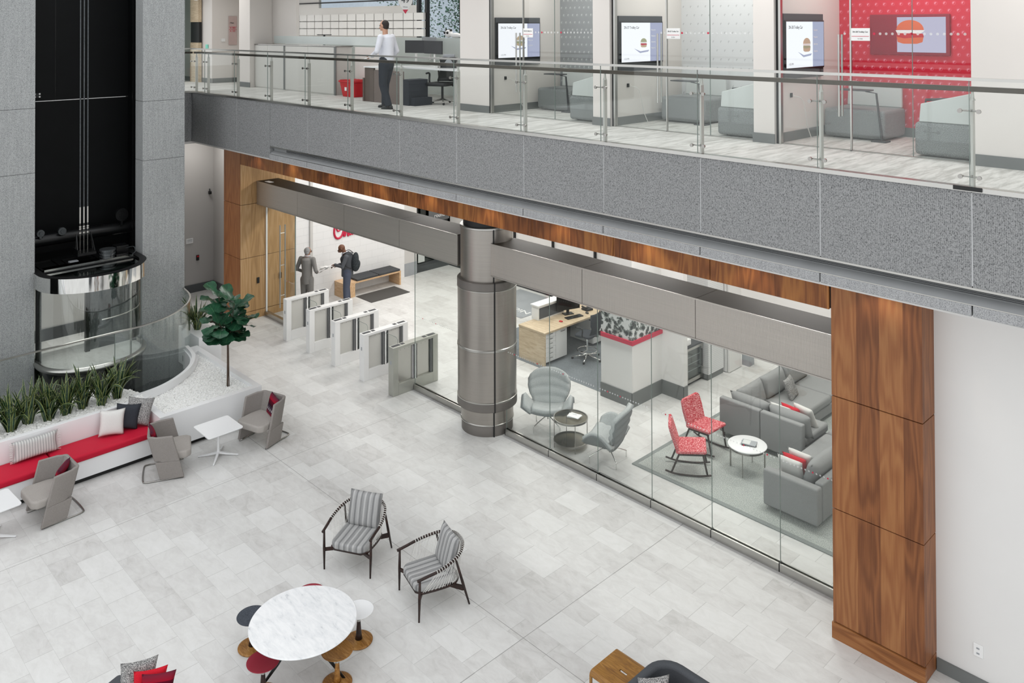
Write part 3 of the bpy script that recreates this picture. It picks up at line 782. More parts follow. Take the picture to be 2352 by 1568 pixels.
# main tray with a bay cut by the curved screen
outl = [(-14.78, 5.86), (-14.78, 7.76), (-17.6, 7.76), (-17.6, 7.46)] + [(p.x, p.y) for p in reversed(curve)] + [(-15.9, 5.5), (-15.47, 5.5), (-15.47, 5.86)]
wall = []
b = MB(); pts = outl; r1 = b.vs([(x, y, .08) for x, y in pts]); r2 = b.vs([(x, y, .66) for x, y in pts])
for i in range(len(pts)): j = (i+1) % len(pts); b.face([r1[i], r1[j], r2[j], r2[i]])
inn = [(-14.90, 5.98), (-14.90, 7.64), (-17.3, 7.64)] + [(-17.25 + 0.0, 7.56), (-16.9, 7.48), (-16.5, 7.22), (-16.2, 6.88), (-15.98, 6.5), (-15.85, 6.15), (-15.75, 5.98)]
r3 = b.vs([(x, y, .66) for x, y in inn]); r4 = b.vs([(x, y, .58) for x, y in inn])
for i in range(len(inn)): j = (i+1) % len(inn); b.face([r3[i], r3[j], r4[j], r4[i]])
e1 = [b.b.edges.get((r2[i], r2[(i+1) % len(r2)])) for i in range(len(r2))]; e2 = [b.b.edges.get((r3[i], r3[(i+1) % len(r3)])) for i in range(len(r3))]
bmesh.ops.triangle_fill(b.b, edges=[e for e in e1 + e2 if e], use_beauty=True)
W(b, 'tray', 'white_solid')
b = MB(); b.prism([(-14.86, 5.9), (-14.86, 7.7), (-17.5, 7.7), (-17.5, 7.5), (-15.9, 6.2), (-15.9, 5.9)], 0, .08); W(b, 'plinth', 'black')
W(wall_from([(p.x + .05, p.y + .05, 0) for p in curve[3:]], .6, .74, .07), 'curved_kerb', 'white_solid')
b = MB(); b.prism(inn, .50, .585)
o = b.out('gravel_bed', 'paper', pl, world=True)
p2 = MB().box(-18.66, -17.61, 7.80, 8.3, 0, .8).out('white_planter', 'white_solid', bev=.006)
tag(p2, 'low white planter behind the gravel bed beside the granite tower', 'planter')
# seat cushions
for i, (ya, yb) in enumerate(((-1.2, 1.2), (1.2, 4.22), (4.22, 5.86))):
    o = MB().box(-15.37, -14.77, ya + .006, yb - .006, .362, .47).out('bench_cushion', 'red_seat', bev=.035, seg=4, smooth=True)
    tag(o, ('red seat pad at the near end of the white bench, left of the frame edge', 'long red seat pad of the white bench under the striped pillow', 'shorter red seat pad of the white bench under the three stacked pillows')[i], 'cushion', 'red seat pads of the built-in bench')
# pebbles
def inside(x, y, poly):
    c = False
    for i in range(len(poly)):
        (x1, y1), (x2, y2) = poly[i], poly[i-1]
        if (y1 > y) != (y2 > y) and x < (x2-x1)*(y-y1)/(y2-y1) + x1: c = not c
    return c
def pebbles(name, poly, z, n, r0, r1, label, box_):
    t0 = bmesh.new(); bmesh.ops.create_icosphere(t0, subdivisions=1, radius=1); uv_ = [v.co.copy() for v in t0.verts]; fc = [tuple(v.index for v in f.verts) for f in t0.faces]; t0.free()
    V, F = [], []; rnd = random.Random(3); k = 0
    while k < n:
        x = rnd.uniform(box_[0], box_[1]); y = rnd.uniform(box_[2], box_[3])
        if not inside(x, y, poly): continue
        k += 1; r = rnd.uniform(r0, r1)
        m = Matrix.Translation((x, y, z + rnd.uniform(-.3, .4) * r)) @ Euler((rnd.random()*.6, rnd.random()*.6, rnd.random()*6)).to_matrix().to_4x4() @ Matrix.Diagonal((r * rnd.uniform(.9, 1.4), r, r * rnd.uniform(.5, .8), 1))
        o_ = len(V); V += [m @ q for q in uv_]; F += [(a + o_, b_ + o_, c + o_) for a, b_, c in fc]
    me = bpy.data.meshes.new(name); me.from_pydata(V, [], F); me.materials.append(M['pebble']); o = bpy.data.objects.new(name, me); COL.objects.link(o)
    return tag(o, label, 'gravel', kind='stuff')
plain('pebble', 'eeeeec', .6, 0, .05, 20)
pebbles('white_pebbles', [(-15.48, 1.8), (-15.48, 5.93), (-16.0, 5.93), (-16.76, 5.68), (-16.76, 1.8)], .70, 6500, .018, .036, 'white pebbles around the snake plants', (-16.8, -15.47, 1.8, 5.95))
pebbles('white_gravel', inn, .588, 5200, .008, .02, 'fine white gravel in the wide planter under the fig tree', (-17.4, -14.9, 5.9, 7.7))

# ------------------------------------------------------------------ plants
def blade(b, base, az, lean, h, w, curl, uvl):
    n = 9; rows = []
    d = Vector((math.cos(az), math.sin(az), 0)); s_ = Vector((-d.y, d.x, 0)); p = Vector(base); a = lean
    tw = random.uniform(-.5, .5)
    for i in range(n + 1):
        t = i / n; ww = w * (.55 + .75 * t) * (1 - t ** 3) if t < .999 else .001
        ww = w * min(1, .5 + 1.4 * t) * (1 - t ** 4)
        dirv = Vector((0, 0, 1)) * math.cos(a) + d * math.sin(a)
        ss = (s_ * math.cos(tw * t) + dirv.cross(s_) * math.sin(tw * t))
        nrm = dirv.cross(ss).normalized()
        rows.append([b.b.verts.new(p - ss * ww / 2 + nrm * ww * .18), b.b.verts.new(p), b.b.verts.new(p + ss * ww / 2 + nrm * ww * .18)])
        p = p + dirv * h / n; a += curl / n * (.4 + 1.4 * t)
    for i in range(n):
        for j in (0, 1):
            f = b.face([rows[i][j], rows[i][j+1], rows[i+1][j+1], rows[i+1][j]])
            if f:
                for l, (u, v) in zip(f.loops, ((j/2, i/n), ((j+1)/2, i/n), ((j+1)/2, (i+1)/n), (j/2, (i+1)/n))): l[uvl].uv = (u, v)
def snake(loc, seed, label, hs=1.0, group='snake plants in the bench planter'):
    random.seed(seed); b = MB(); uvl = b.b.loops.layers.uv.new('uv')
    for k in range(random.randint(38, 46)):
        az = random.uniform(0, 2*PI); r = random.uniform(.01, .075); ln = random.uniform(.05, .42) 
        blade(b, (r*math.cos(az), r*math.sin(az), 0), az + random.uniform(-.6, .6), ln, random.uniform(.40, .80) * hs, random.uniform(.05, .074), random.uniform(.0, .9) if k % 4 else random.uniform(1.4, 2.4), uvl)
    o = b.out('snake_plant', 'snake_leaf', smooth=True); o.location = loc
    return tag(o, label, 'plant', group)
sp = [(2.35, 'snake plant cut off by the picture edge at the near end of the planter'), (2.85, 'nearest snake plant in the bench planter that shows its whole base'),
      (3.30, 'snake plant with upright leaves in front of the granite tower'), (3.72, 'snake plant just behind the striped lumbar pillow'), (4.16, 'snake plant in front of the lift car corner post'),
      (4.58, 'snake plant with arching leaves in front of the lift car glass'), (5.0, 'snake plant in front of the middle of the lift car'), (5.38, 'last snake plant at the far end of the bench planter, above the pillows'), (5.72, 'unused')]
sp = [(3.52, sp[0][1])] + [(3.86 + .285 * i, l[1]) for i, l in enumerate(sp[1:8])]
for i, (y_, l_) in enumerate(sp): snake((-15.97 + .06 * math.sin(i * 2.3), y_ , .70), 11 + i, l_, 1.0)
snake((-18.15, 8.0, .79), 77, 'snake plant standing in the low white planter behind the curved glass', 1.05, None).pop('group', None)

# fiddle leaf fig
random.seed(21)
t_ = thing('fiddle_leaf_fig', 'fiddle leaf fig tree with dark green leaves in the gravel planter', 'tree', (-15.36, 7.36, .57))
b = MB()
b.tube(smoothpts([(0, 0, 0), (.01, 0, .4), (-.01, .01, .75), (0, .0, .92)]), .017, 8)
tips = []
for a_, h_, r_ in ((.2, 1.62, .2), (2.3, 1.5, .24), (4.1, 1.72, .16), (5.4, 1.32, .34), (1.2, 1.3, .32), (3.3, 1.28, .36)):
    p = smoothpts([(0, 0, .85 + .03*random.random()), (r_*.4*math.cos(a_), r_*.4*math.sin(a_), 1.05), (r_*math.cos(a_), r_*math.sin(a_), h_)])
    b.tube(p, [.012 - .006*i/(len(p)-1) for i in range(len(p))], 6); tips.append(p)
b.out('trunk', 'bark', t_, smooth=True)
MB().tube([(.03, .02, 0), (.035, .0, .9)], .009, 6).out('stake', 'bark', t_)
b = MB(); uvl = b.b.loops.layers.uv.new('uv')
def figleaf(b, base, dirv, size, droop):
    d = Vector(dirv).normalized(); side = d.cross(Vector((0, 0, 1)))
    side = side.normalized() if side.length > .1 else Vector((1, 0, 0))
    n, m = 9, 6; g = []; p = Vector(base)
    prof = [.10, .42, .52, .44, .50, .72, .92, .98, .78, .12]
    for i in range(n + 1):
        t = i / n; up = side.cross(d).normalized(); row = []
        for j in range(m + 1):
            u = j / m * 2 - 1; wv = size * .50 * prof[i]
            wavy = .035 * size * math.sin(i * 2.1 + j * 1.7) * abs(u)
            row.append(b.b.verts.new(p + side * u * wv + up * (abs(u) ** 1.5 * wv * .16 + wavy)))
        g.append(row); p = p + d * size / n; d = (d - Vector((0, 0, 1)) * droop / n).normalized()
    for i in range(n):
        for j in range(m):
            f = b.face([g[i][j], g[i][j+1], g[i+1][j+1], g[i+1][j]])
            if f:
                for l, (u, v) in zip(f.loops, ((j/m, i/n), ((j+1)/m, i/n), ((j+1)/m, (i+1)/n), (j/m, (i+1)/n))): l[uvl].uv = (u, v)
for p in tips:
    for k in range(10):
        q = p[int(len(p) * (.38 + .62 * k / 10))]
        az = k * 2.4 + random.random(); el = random.uniform(-.35, .75) if k < 8 else random.uniform(.5, 1.2)
        figleaf(b, q + Vector((math.cos(az), math.sin(az), 0)) * .02, (math.cos(az)*math.cos(el), math.sin(az)*math.cos(el), math.sin(el)), random.uniform(.30, .44), random.uniform(.3, 1.0))
b.out('foliage', 'ficus_leaf', t_, smooth=True)
# ------------------------------------------------------------------ pillows
def pillow(name, mat, loc, w, h, d, rot, label, group=None, fringe=False):
    o = MB().pillow(w, h, d).out(name, mat, smooth=True)
    o.location = loc; o.rotation_euler = rot
    tag(o, label, 'pillow', group); return o
def leanrot(az, tilt, roll=0): return (Matrix.Rotation(az, 4, 'Z') @ Matrix.Rotation(-tilt, 4, 'X') @ Matrix.Rotation(roll, 4, 'Y')).to_euler()
o = pillow('lumbar_pillow', 'stripe_pillow', (-15.26, 4.05, .635), .68, .32, .13, leanrot(R(90), R(14)), 'long grey striped lumbar pillow with fringed ends on the red bench', 'pillows')
o['group'] = 'throw pillows on the bench'
for sx in (-1, 1):
    b = MB()
    for i in range(16): z_ = -.14 + .28 * i / 15; b.tube([(sx*.325, 0, z_), (sx*.37, random.uniform(-.01, .01), z_ + random.uniform(-.01, .01))], .004, 4)
    b.out('fringe', 'white_cushion', o)
pillow('throw_pillow', 'white_cushion', (-15.17, 5.20, .675), .40, .42, .13, leanrot(R(72), R(18), R(4)), 'white pillow on the red bench, in front of the dark one', 'throw pillows on the bench')
pillow('throw_pillow', 'charcoal', (-15.2, 5.46, .685), .40, .42, .13, leanrot(R(66), R(14), R(9)), 'charcoal pillow on the red bench between the white and the speckled one', 'throw pillows on the bench')
pillow('throw_pillow', 'speckle', (-15.2, 5.66, .71), .44, .46, .13, leanrot(R(56), R(20), R(8)), 'black and white speckled pillow in the far corner of the red bench', 'throw pillows on the bench')

# ------------------------------------------------------------------ felt tub chairs and low tables
def tub(name, loc, rz, label):
    t_ = thing(name, label, 'chair', loc, rz, 'felt tub chairs by the bench planter')
    th = .045
    def loop(z, bot=False):
        f = z / .72
        yf = -.32 + .19 * f; yb = .07 + .19 * f; wf = .36 + .01 * f; wb = .29
        out = [(-wf, yf)] ; k = 6
        out += [(-wf + (wf - wb) * .45, yb - .13)]
        out += [(-wb + .07 - .07*math.cos(R(a)) * 1.0, yb - .07 + .07*math.sin(R(a))) for a in range(0, 91, 18)]
        out += [(-x, y) for x, y in reversed(out)]
        pts = [Vector((x, y, 0)) for x, y in out]; inn = []
        for i, p in enumerate(pts):
            d = (pts[min(i+1, len(pts)-1)] - pts[max(i-1, 0)]).normalized(); n = Vector((d.y, -d.x, 0)); inn.append(p + n * th)
        return [(p.x, p.y, z) for p in pts], [(p.x, p.y, z) for p in inn]
    b = MB(); prev = None; R1 = []
    for z in (.30, .45, .6, .70, .72):
        o_, i_ = loop(z); 
        if z == .72: o_ = [(x*.99, y*.99, z) for x, y, _ in o_]; 
        R1.append(b.vs(o_ + i_[::-1]))
    n = len(R1[0]); m = n // 2
    for A, B in zip(R1, R1[1:]):
        for i in range(n): b.face([A[i], A[(i+1) % n], B[(i+1) % n], B[i]])
    for r in (R1[0], R1[-1]):
        for i in range(m - 1): b.face([r[i], r[i+1], r[n-2-i], r[n-1-i]])
    b.out('shell', 'tub_outer', t_, bev=.012, smooth=True, autos=50)
    for s_ in (-1, 1):
        b = MB(); rs = []
        for z in (.025, .15, .305):
            f = z / .72; yf = -.32 + .19 * f; yb = .07 + .19 * f
            x0, x1 = s_ * .36, s_ * (.36 - th); xb0, xb1 = s_ * .325, s_ * (.325 - th)
            rs.append([(x0, yf, z), (xb0, yb - .02, z), (xb1, yb - .02, z), (x1, yf, z)])
        b.loft(rs); b.out('side_panel', 'tub_outer', t_, bev=.008, smooth=True, autos=50)
    b = MB(); po = [(-.31, -.42), (.31, -.42), (.285, .10), (.22, .16), (-.22, .16), (-.285, .10)]
    b.prism([(-.24, -.42), (.24, -.42), (.31, -.35), (.30, -.05), (.25, .14), (-.25, .14), (-.30, -.05), (-.31, -.35)], .30, .42)
    b.out('seat', 'tub_felt', t_, bev=.03, seg=4, smooth=True, autos=60)
    b = MB(); b.tube(smoothpts([(-.31, -.30, .012), (-.31, .12, .012), (-.30, .27, .012), (-.22, .32, .012), (.22, .32, .012), (.30, .27, .012), (.31, .12, .012), (.31, -.30, .012)], 3), .012, 8)
    b.out('sled_base', 'nickel', t_, smooth=True)
    return t_
ta = tub('tub_chair', (-14.2, 4.05, 0), R(2), 'grey felt tub chair facing the table cut off by the left picture edge')
tb = dup(ta, (-14.25, 5.72, 0), R(157), 'grey felt tub chair turned with its back to the camera beside the bench')
tc = dup(ta, (-14.12, 7.48, 0), R(17), 'grey felt tub chair facing the camera beside the gravel planter corner')
def knitp(loc, rot, label):
    return pillow('knit_pillow', 'knit', loc, .38, .38, .10, rot, label, 'burgundy knit pillows in the tub chairs')
knitp((-14.14, 4.10, .575), leanrot(R(-40), R(18), R(3)), 'burgundy patterned pillow in the tub chair at the left picture edge')
knitp((-14.33, 5.58, .575), leanrot(R(165), R(18)), 'burgundy pillow half hidden in the tub chair seen from behind')
knitp((-14.02, 7.58, .575), leanrot(R(-8), R(14), R(3)), 'burgundy patterned pillow in the tub chair beside the gravel planter')
def lowtable(loc, rz, label):
    t_ = thing('low_table', label, 'table', loc, rz, 'square white low tables on four-star bases')
    MB().prism(rrect(-.31, .31, -.315, .315, .045), .485, .505).out('tabletop', 'white_solid', t_, bev=.004)
    MB().lathe([(.012, .48), (.07, .478), (.022, .455), (.02, .3), (.022, .1), (.032, .07), (.03, .055)], n=20).out('column', 'white_solid', t_, smooth=True)
    for k in range(4):
        a = PI/4 + k*PI/2 + .12; d = Vector((math.cos(a), math.sin(a), 0)); s_ = Vector((-d.y, d.x, 0)); b = MB()
        def q(r, w, z0, z1): return [tuple(d*r - s_*w + Vector((0, 0, z0))), tuple(d*r + s_*w + Vector((0, 0, z0))), tuple(d*r + s_*w + Vector((0, 0, z1))), tuple(d*r - s_*w + Vector((0, 0, z1)))]
        b.loft([q(.0, .02, .05, .085), q(.15, .017, .025, .05), q(.32, .012, .006, .022), q(.34, .009, .006, .016)]); b.out('foot', 'white_solid', t_)
        MB().lathe([(.009, 0), (.009, .008)], n=10).out('glide', 'black', t_).location = tuple(d*.325)
    return t_
lt = lowtable((-14.1, 6.59, 0), R(0), 'square white low table between two felt tub chairs')
dup(lt, (-14.13, 3.17, 0), R(4), 'square white low table cut off by the left picture edge')

# ------------------------------------------------------------------ corded armchairs
def corded(loc, rz, label):
    t_ = thing('corded_armchair', label, 'armchair', loc, rz, 'dark corded armchairs in the open atrium')
    hoop = smoothpts([(-.355, -.36, .515), (-.36, -.24, .535), (-.365, -.02, .575), (-.30, .22, .63), (-.15, .355, .665), (0, .385, .67), (.15, .355, .665), (.30, .22, .63), (.365, -.02, .575), (.36, -.24, .535), (.355, -.36, .515)], 6)
    MB().tube(hoop, .0185, 10).out('arm_hoop', 'darkwood', t_, smooth=True)
    n = len(hoop)
    MBs = MB()
    for k in range(48):
        i = 10 + (n - 21) * k / 47; a = int(i); p = hoop[a].lerp(hoop[min(a+1, n-1)], i - a); d = (hoop[min(a+1, n-1)] - hoop[a-1]).normalized()
        u = d.cross(Vector((0, 0, 1))).normalized(); w_ = u.cross(d)
        MBs.tube([p + (u*math.cos(q*PI/4) + w_*math.sin(q*PI/4)) * .0205 for q in range(8)], .0042, 4, closed=True)
    MBs.out('cord_wraps', 'white_cord', t_)
    seat = smoothpts([(-.27, -.26, .285), (-.285, .0, .28), (-.25, .2, .27), (-.12, .29, .27), (.12, .29, .27), (.25, .2, .27), (.285, 0, .28), (.27, -.26, .285)], 6)
    b = MB(); b.tube(seat + [Vector((.2, -.32, .285)), Vector((-.2, -.32, .285))], .014, 8, closed=True); b.out('seat_frame', 'darkwood', t_, smooth=True)
    b = MB(); m = len(seat)
    for k in range(48):
        f = k / 47; i = 10 + (n - 21) * f; p = hoop[int(i)]
        for df in (-.03, .03):
            g = min(1, max(0, f + df)); q = seat[int(round(g * (m - 1)))]; b.tube([p, q], .0021, 3)
    b.out('cords', 'white_cord', t_)
    for s_ in (-1, 1):
        MB().tube([(s_*.345, -.335, 0), (s_*.35, -.33, .28), (s_*.352, -.325, .52)], [.011, .019, .014], 10).out('front_leg', 'darkwood', t_, smooth=True)
        MB().tube([(s_*.335, .36, 0), (s_*.325, .27, .30), (s_*.315, .18, .61)], [.011, .019, .013], 10).out('rear_leg', 'darkwood', t_, smooth=True)
        b = MB(); b.loft([[(s_*.345, -.34, .245), (s_*.345, -.315, .245), (s_*.345, -.315, .285), (s_*.345, -.34, .285)], [(s_*.2, -.25, .235), (s_*.2, -.22, .235), (s_*.2, -.22, .275), (s_*.2, -.25, .275)]])
        b.out('front_stretcher', 'darkwood', t_); b = MB(); b.loft([[(s_*.325, .30, .19), (s_*.325, .27, .19), (s_*.325, .27, .25), (s_*.325, .30, .25)], [(s_*.12, .08, .225), (s_*.12, .05, .225), (s_*.12, .05, .265), (s_*.12, .08, .265)]])
        b.out('rear_stretcher', 'darkwood', t_)
    b = MB(); b.prism(rrect(-.27, .27, -.34, .24, .11, 6), .29, .385); b.out('seat_cushion', 'stripe_cushion', t_, bev=.03, seg=4, smooth=True, autos=60)
    b = MB().pillow(.50, .46, .12, Matrix.Translation((0, .20, .58)) @ Matrix.Rotation(R(-16), 4, 'X'), pinch=.03)
    b.out('back_cushion', 'stripe_cushion', t_, smooth=True)
    return t_
ca = corded((-10.02, 6.72, 0), R(29), 'dark corded armchair with grey striped cushions, facing the camera squarely')
dup(ca, (-8.67, 6.96, 0), R(-16), 'dark corded armchair with grey striped cushions, turned toward the marble table corner')

# ------------------------------------------------------------------ marble table and stools
t_ = thing('marble_table', 'round white marble table on dark splayed legs', 'table', (-8.71, 5.09, 0))
MB().lathe([(.57, .572), (.605, .585), (.607, .592), (.60, .60)], n=96).out('tabletop', 'carrara', t_, smooth=True, autos=40)
MB().lathe([(.12, .54), (.12, .571)], n=20).out('hub', 'black_metal', t_)
for a in (259, 33, 146):
    d = Vector((math.cos(R(a)), math.sin(R(a)), 0))
    MB().tube([d*.03 + Vector((0, 0, .55)), d*.30 + Vector((0, 0, .22)), d*.52 + Vector((0, 0, .006))], [.024, .02, .013], 10).out('leg', 'black_metal', t_, smooth=True)
def stool(loc, mseat, label, dish=True):
    t_ = thing('mushroom_stool', label, 'stool', loc, 0, 'round pedestal stools at the marble table')
    MB().lathe([(.0, .325), (.05, .328), (.14, .345), (.178, .372), (.18, .378), (.172, .378), (.12, .366), (0, .360)], n=48).out('seat', mseat, t_, smooth=True)
    MB().lathe([(.022, .24), (.022, .33)], n=20).out('neck', 'brushed', t_, smooth=True, autos=40)
    MB().lathe([(.044, .03), (.034, .08), (.021, .25), (.019, .258)], n=20).out('stem', 'darkwood' if mseat != 'stool_wood' else 'stool_wood', t_, smooth=True)
    MB().lathe([(.16, .0), (.166, .008), (.168, .016), (.15, .022), (.06, .03), (0, .034)], n=48).out('base', 'stool_wood', t_, smooth=True)
    return t_
stool((-8.69, 5.83, 0), 'white_solid', 'pedestal stool with a white seat and round wooden foot')
stool((-8.30, 5.28, 0), 'stool_wood', 'pedestal stool with a wooden seat beside the red one at the marble table')
stool((-8.73, 4.60, 0), 'red_dark', 'red topped pedestal stool on the side of the marble table toward the camera')
stool((-9.49, 4.86, 0), 'felt_stool', 'pedestal stool with a dark speckled felt seat peeking out from the marble table')
stool((-9.36, 5.57, 0), 'red_dark', 'red topped pedestal stool almost hidden behind the far rim of the marble table')

# ------------------------------------------------------------------ bent plywood table and shell sofa at the bottom edge
t_ = thing('plywood_side_table', 'bent plywood side table with a slot handle beside the grey shell sofa', 'table', (-5.8, 7.28, 0))
def pr(y0, y1, r, zt, th):
    o_ = [(y0, .0), (y0, zt - r)] + [(y0 + r - r*math.cos(R(a)), zt - r + r*math.sin(R(a))) for a in range(0, 91, 15)] + [(y1 - r + r*math.sin(R(a)), zt - r + r*math.cos(R(a))) for a in range(0, 91, 15)] + [(y1, 0)]
    return o_
prof = [(y, z) for y, z in pr(-.25, .25, .05, .42, .02) if z >= .369]
def bent(x0, x1, pf):
    b = MB(); n = len(pf); ctr = Vector((0, .40))
    def inn(i):
        a = Vector(pf[max(i-1, 0)]); c = Vector(pf[min(i+1, n-1)]); d = (c - a).normalized(); return Vector(pf[i]) + Vector((d.y, -d.x)) * .015
    for i in range(n - 1):
        q = [Vector(pf[i]), Vector(pf[i+1]), inn(i+1), inn(i)]
        lo = [(x0, p.x, p.y) for p in q]; hi = [(x1, p.x, p.y) for p in q]; b.loft([lo, hi])
    bmesh.ops.remove_doubles(b.b, verts=b.b.verts, dist=1e-4); return b
h_ = 8
b = bent(-.27, .27, prof[:h_] + [(-.016, .42)]); b2 = bent(-.27, .27, [(.016, .42)] + prof[h_:])
b.out('tabletop', 'plywood', t_); b2.out('tabletop', 'plywood', t_)
for x0, x1 in ((-.27, -.05), (.05, .27)): MB().box(x0, x1, -.016, .016, .405, .42).out('tabletop', 'plywood', t_)
for x0 in (-.27, .24):
    for y0 in (-.25, .235): MB().box(x0, x0 + .03, y0, y0 + .015, 0, .372).out('leg', 'plywood', t_)
t_ = thing('shell_sofa', 'charcoal felt shell sofa with a rounded back, cut off by the bottom picture edge', 'sofa', (-4.65, 7.0, 0))
path = [(-.80, -.42, 0), (-.80, .30, 0)] + [(-.80 + .22 - .22*math.cos(R(a)), .30 + .22*math.sin(R(a)), 0) for a in range(15, 90, 15)] + [(-.58, .52, 0), (.58, .52, 0)] + [(.58 + .22*math.sin(R(a)), .30 + .22*math.cos(R(a)), 0) for a in range(15, 90, 15)] + [(.80, .30, 0), (.80, -.42, 0)]
wall_from(path, .12, .66, .10).out('shell', 'sofa_dark', t_, bev=.035, seg=4, smooth=True, autos=60)
MB().prism(rrect(-.74, .74, -.42, .46, .1), .14, .36).out('seat', 'sofa_dark', t_, bev=.03, seg=3, smooth=True, autos=60)
for x in (-.7, .7):
    for y in (-.35, .4): MB().tube([(x, y, 0), (x, y, .14)], .018, 8).out('leg', 'black_metal', t_)
pillow('throw_pillow', 'speckle', (-5.28, 7.12, .54), .36, .36, .12, leanrot(R(62), R(14), R(6)), 'light speckled pillow in the rounded corner of the charcoal shell sofa', 'pillows on the shell sofa')
pillow('throw_pillow', 'red_throw', (-5.05, 7.12, .52), .34, .34, .12, leanrot(R(38), R(20), R(8)), 'red pillow in the charcoal shell sofa at the bottom edge', 'pillows on the shell sofa')
# pillows on a bench whose seat lies below the frame
t_ = thing('grey_bench', 'grey upholstered bench below the three pillows at the bottom edge', 'bench', (-9.1, 3.42, 0), R(20))
MB().prism(rrect(-.6, .6, -.26, .22, .05), .12, .33).out('seat', 'sofa_dark', t_, bev=.03, seg=3, smooth=True, autos=60)
for x in (-.5, .5):
    for y in (-.2, .16): MB().tube([(x, y, 0), (x, y, .12)], .015, 8).out('leg', 'black_metal', t_)
pillow('throw_pillow', 'speckle', (-9.26, 3.44, .505), .38, .38, .12, leanrot(R(80), R(10), R(8)), 'grey speckled pillow, first of the three whose tips show at the bottom edge', 'pillow tips at the bottom edge')
pillow('throw_pillow', 'red_throw', (-9.11, 3.50, .485), .34, .34, .10, leanrot(R(76), R(8), R(8)), 'red pillow between two others at the bottom edge', 'pillow tips at the bottom edge')
pillow('throw_pillow', 'knit', (-9.00, 3.54, .485), .34, .34, .10, leanrot(R(70), R(8), R(8)), 'muted plum pillow beside the red one at the bottom edge', 'pillow tips at the bottom edge')

# ------------------------------------------------------------------ turnstiles
def turnstile(x, label, gate=True, front=True):
    t_ = thing('turnstile', label, 'turnstile', (x, 10.7, 0), 0, 'speed gate cabinets across the entrance')
    w_, y0, y1, h = .16, -.58, .57, .97
    b = MB()
    b.box(-w_, 0, y0, y1, h - .05, h); b.box(-w_, 0, y0, y0 + .13, 0, h - .05); b.box(-w_, 0, y1 - .13, y1, 0, h - .05); b.box(-w_, 0, y0 + .13, y1 - .13, 0, .22)
    b.out('housing', 'white_paint' if gate else 'gate_steel', t_, bev=.004)
    MB().box(-w_ + .05, -.05, y0 + .13, y1 - .13, .22, h - .05).out('inner_panel', 'brushed' if not gate else 'locker', t_)
    b = MB(); b.box(-.012, -.002, -.06, -.045, .22, h - .05); b.box(-.012, -.002, .0, .02, .22, h - .05); b.box(-.05, -.002, -.06, .02, .22, h - .05) ; b.out('gate_post', 'white_paint', t_)
    if gate: MB().box(-.05, -.02, -.10, -.07, .22, h - .05).out('sensor_strip', 'slot_blade', t_); MB().box(-.05, -.02, .03, .06, .22, h - .05).out('sensor_strip', 'slot_blade', t_)
    MB().box(-.05, -.02, y1 - .19, y1 - .14, .22, h - .05).out('sensor_strip', 'slot_blade', t_)
    ds = []
    if front: ds += [(y0 + .03, y0 + .22), (y0 + .25, y0 + .33)]
    ds += [(y1 - .22, y1 - .03), (y1 - .34, y1 - .26)]
    for a, c in ds: MB().box(-w_ + .035, -.045, a, c, h, h + .003).out('display', 'dark_grey', t_)
    b = MB()
    for k in range(8): b.ball((0, y0 + .18 + k * .105, h - .075), .005, seg=6, ring=4)
    b.out('sensor_dots', 'dark_grey', t_)
    MB().box(-w_*.62, -w_*.38, y0 - .003, y0, .63, .70).out('label_plate', 'bin_grey', t_)
    if gate:
        MB().prism([(.0, -.028), (.0, -.02), (.42, -.02), (.42, -.028)], .28, .88).out('gate_glass', 'glass', t_)
        b = MB(); b.tube([(0, -.024, .882), (.38, -.024, .882), (.42, -.024, .84), (.42, -.024, .28)], .004, 5); b.out('glass_edge', 'green_glass_edge', t_)
        b = MB()
        b.lathe([(.012, 0), (.012, .003)], n=10); o = b.out('red_dot', 'red_plastic', t_); o.matrix_local = Matrix.Translation((.16, -.03, .60)) @ Matrix.Rotation(R(90), 4, 'X')
    return t_
turnstile(-18.07, 'white speed gate cabinet beside the glass door and oak pier', True, False)
turnstile(-17.035, 'white speed gate cabinet in front of the standing man with the backpack')
turnstile(-15.98, 'white speed gate cabinet, the middle one of the row of five')
turnstile(-14.89, 'white speed gate cabinet beside the one with stainless sides')
turnstile(-13.86, 'speed gate cabinet with stainless sides standing against the glass panel', False)

# ------------------------------------------------------------------ inner lobby: brick wall, sign, bench, mat
b = MB(); b.box(-20.45, -20.25, 11.52, 15.2, 0, 4.5)
struct(b.out('wall_brick', 'white_brick'), 'white tiled brick wall carrying the red script sign', 'wall')
b = MB(); b.box(-20.5, -20.25, 15.2, 15.66, .38, 4.5); b.box(-20.40, -20.12, 11.49, 11.52, 0, 4.5); b.box(-20.3, -20.2, 12.02, 12.1, 0, 4.5)
struct(b.out('wall_recess', 'grey_wall'), 'grey wall end past the brick wall', 'wall')
b = MB(); b.box(-20.5, -20.24, 15.2, 15.66, 0, .38); struct(b.out('baseboard_recess', 'bin_grey'), 'grey base of the wall end past the brick wall', 'baseboard')
s = sempty('window_9', 'dark tinted shop window wall at the back of the lobby', 'window')
MB().box(-20.42, -20.36, 15.7, 24, .25, 4.5).out('glass_pane', 'glass_dark', s); MB().box(-20.5, -20.3, 15.66, 24, 0, .25).out('sill', 'dark_grey', s)
for y_ in (15.68, 18.2, 20.9): MB().box(-20.45, -20.32, y_ - .03, y_ + .03, 0, 4.5).out('mullion', 'black', s)
b = MB(); b.box(-21.2, -21.1, 15.7, 24, 0, 4.5); struct(b.out('wall_outside', 'dark_grey'), 'dark wall beyond the tinted window', 'wall')
o = MB().box(-20.30, -20.28, 15.74, 15.98, .30, .62).out('window_notice', 'sage'); tag(o, 'pale notice sheet taped low on the tinted window', 'sign')
sg = thing('script_sign', 'red script letter sign mounted on the white brick wall above the man with the backpack', 'sign', (-20.24, 13.12, 1.82))
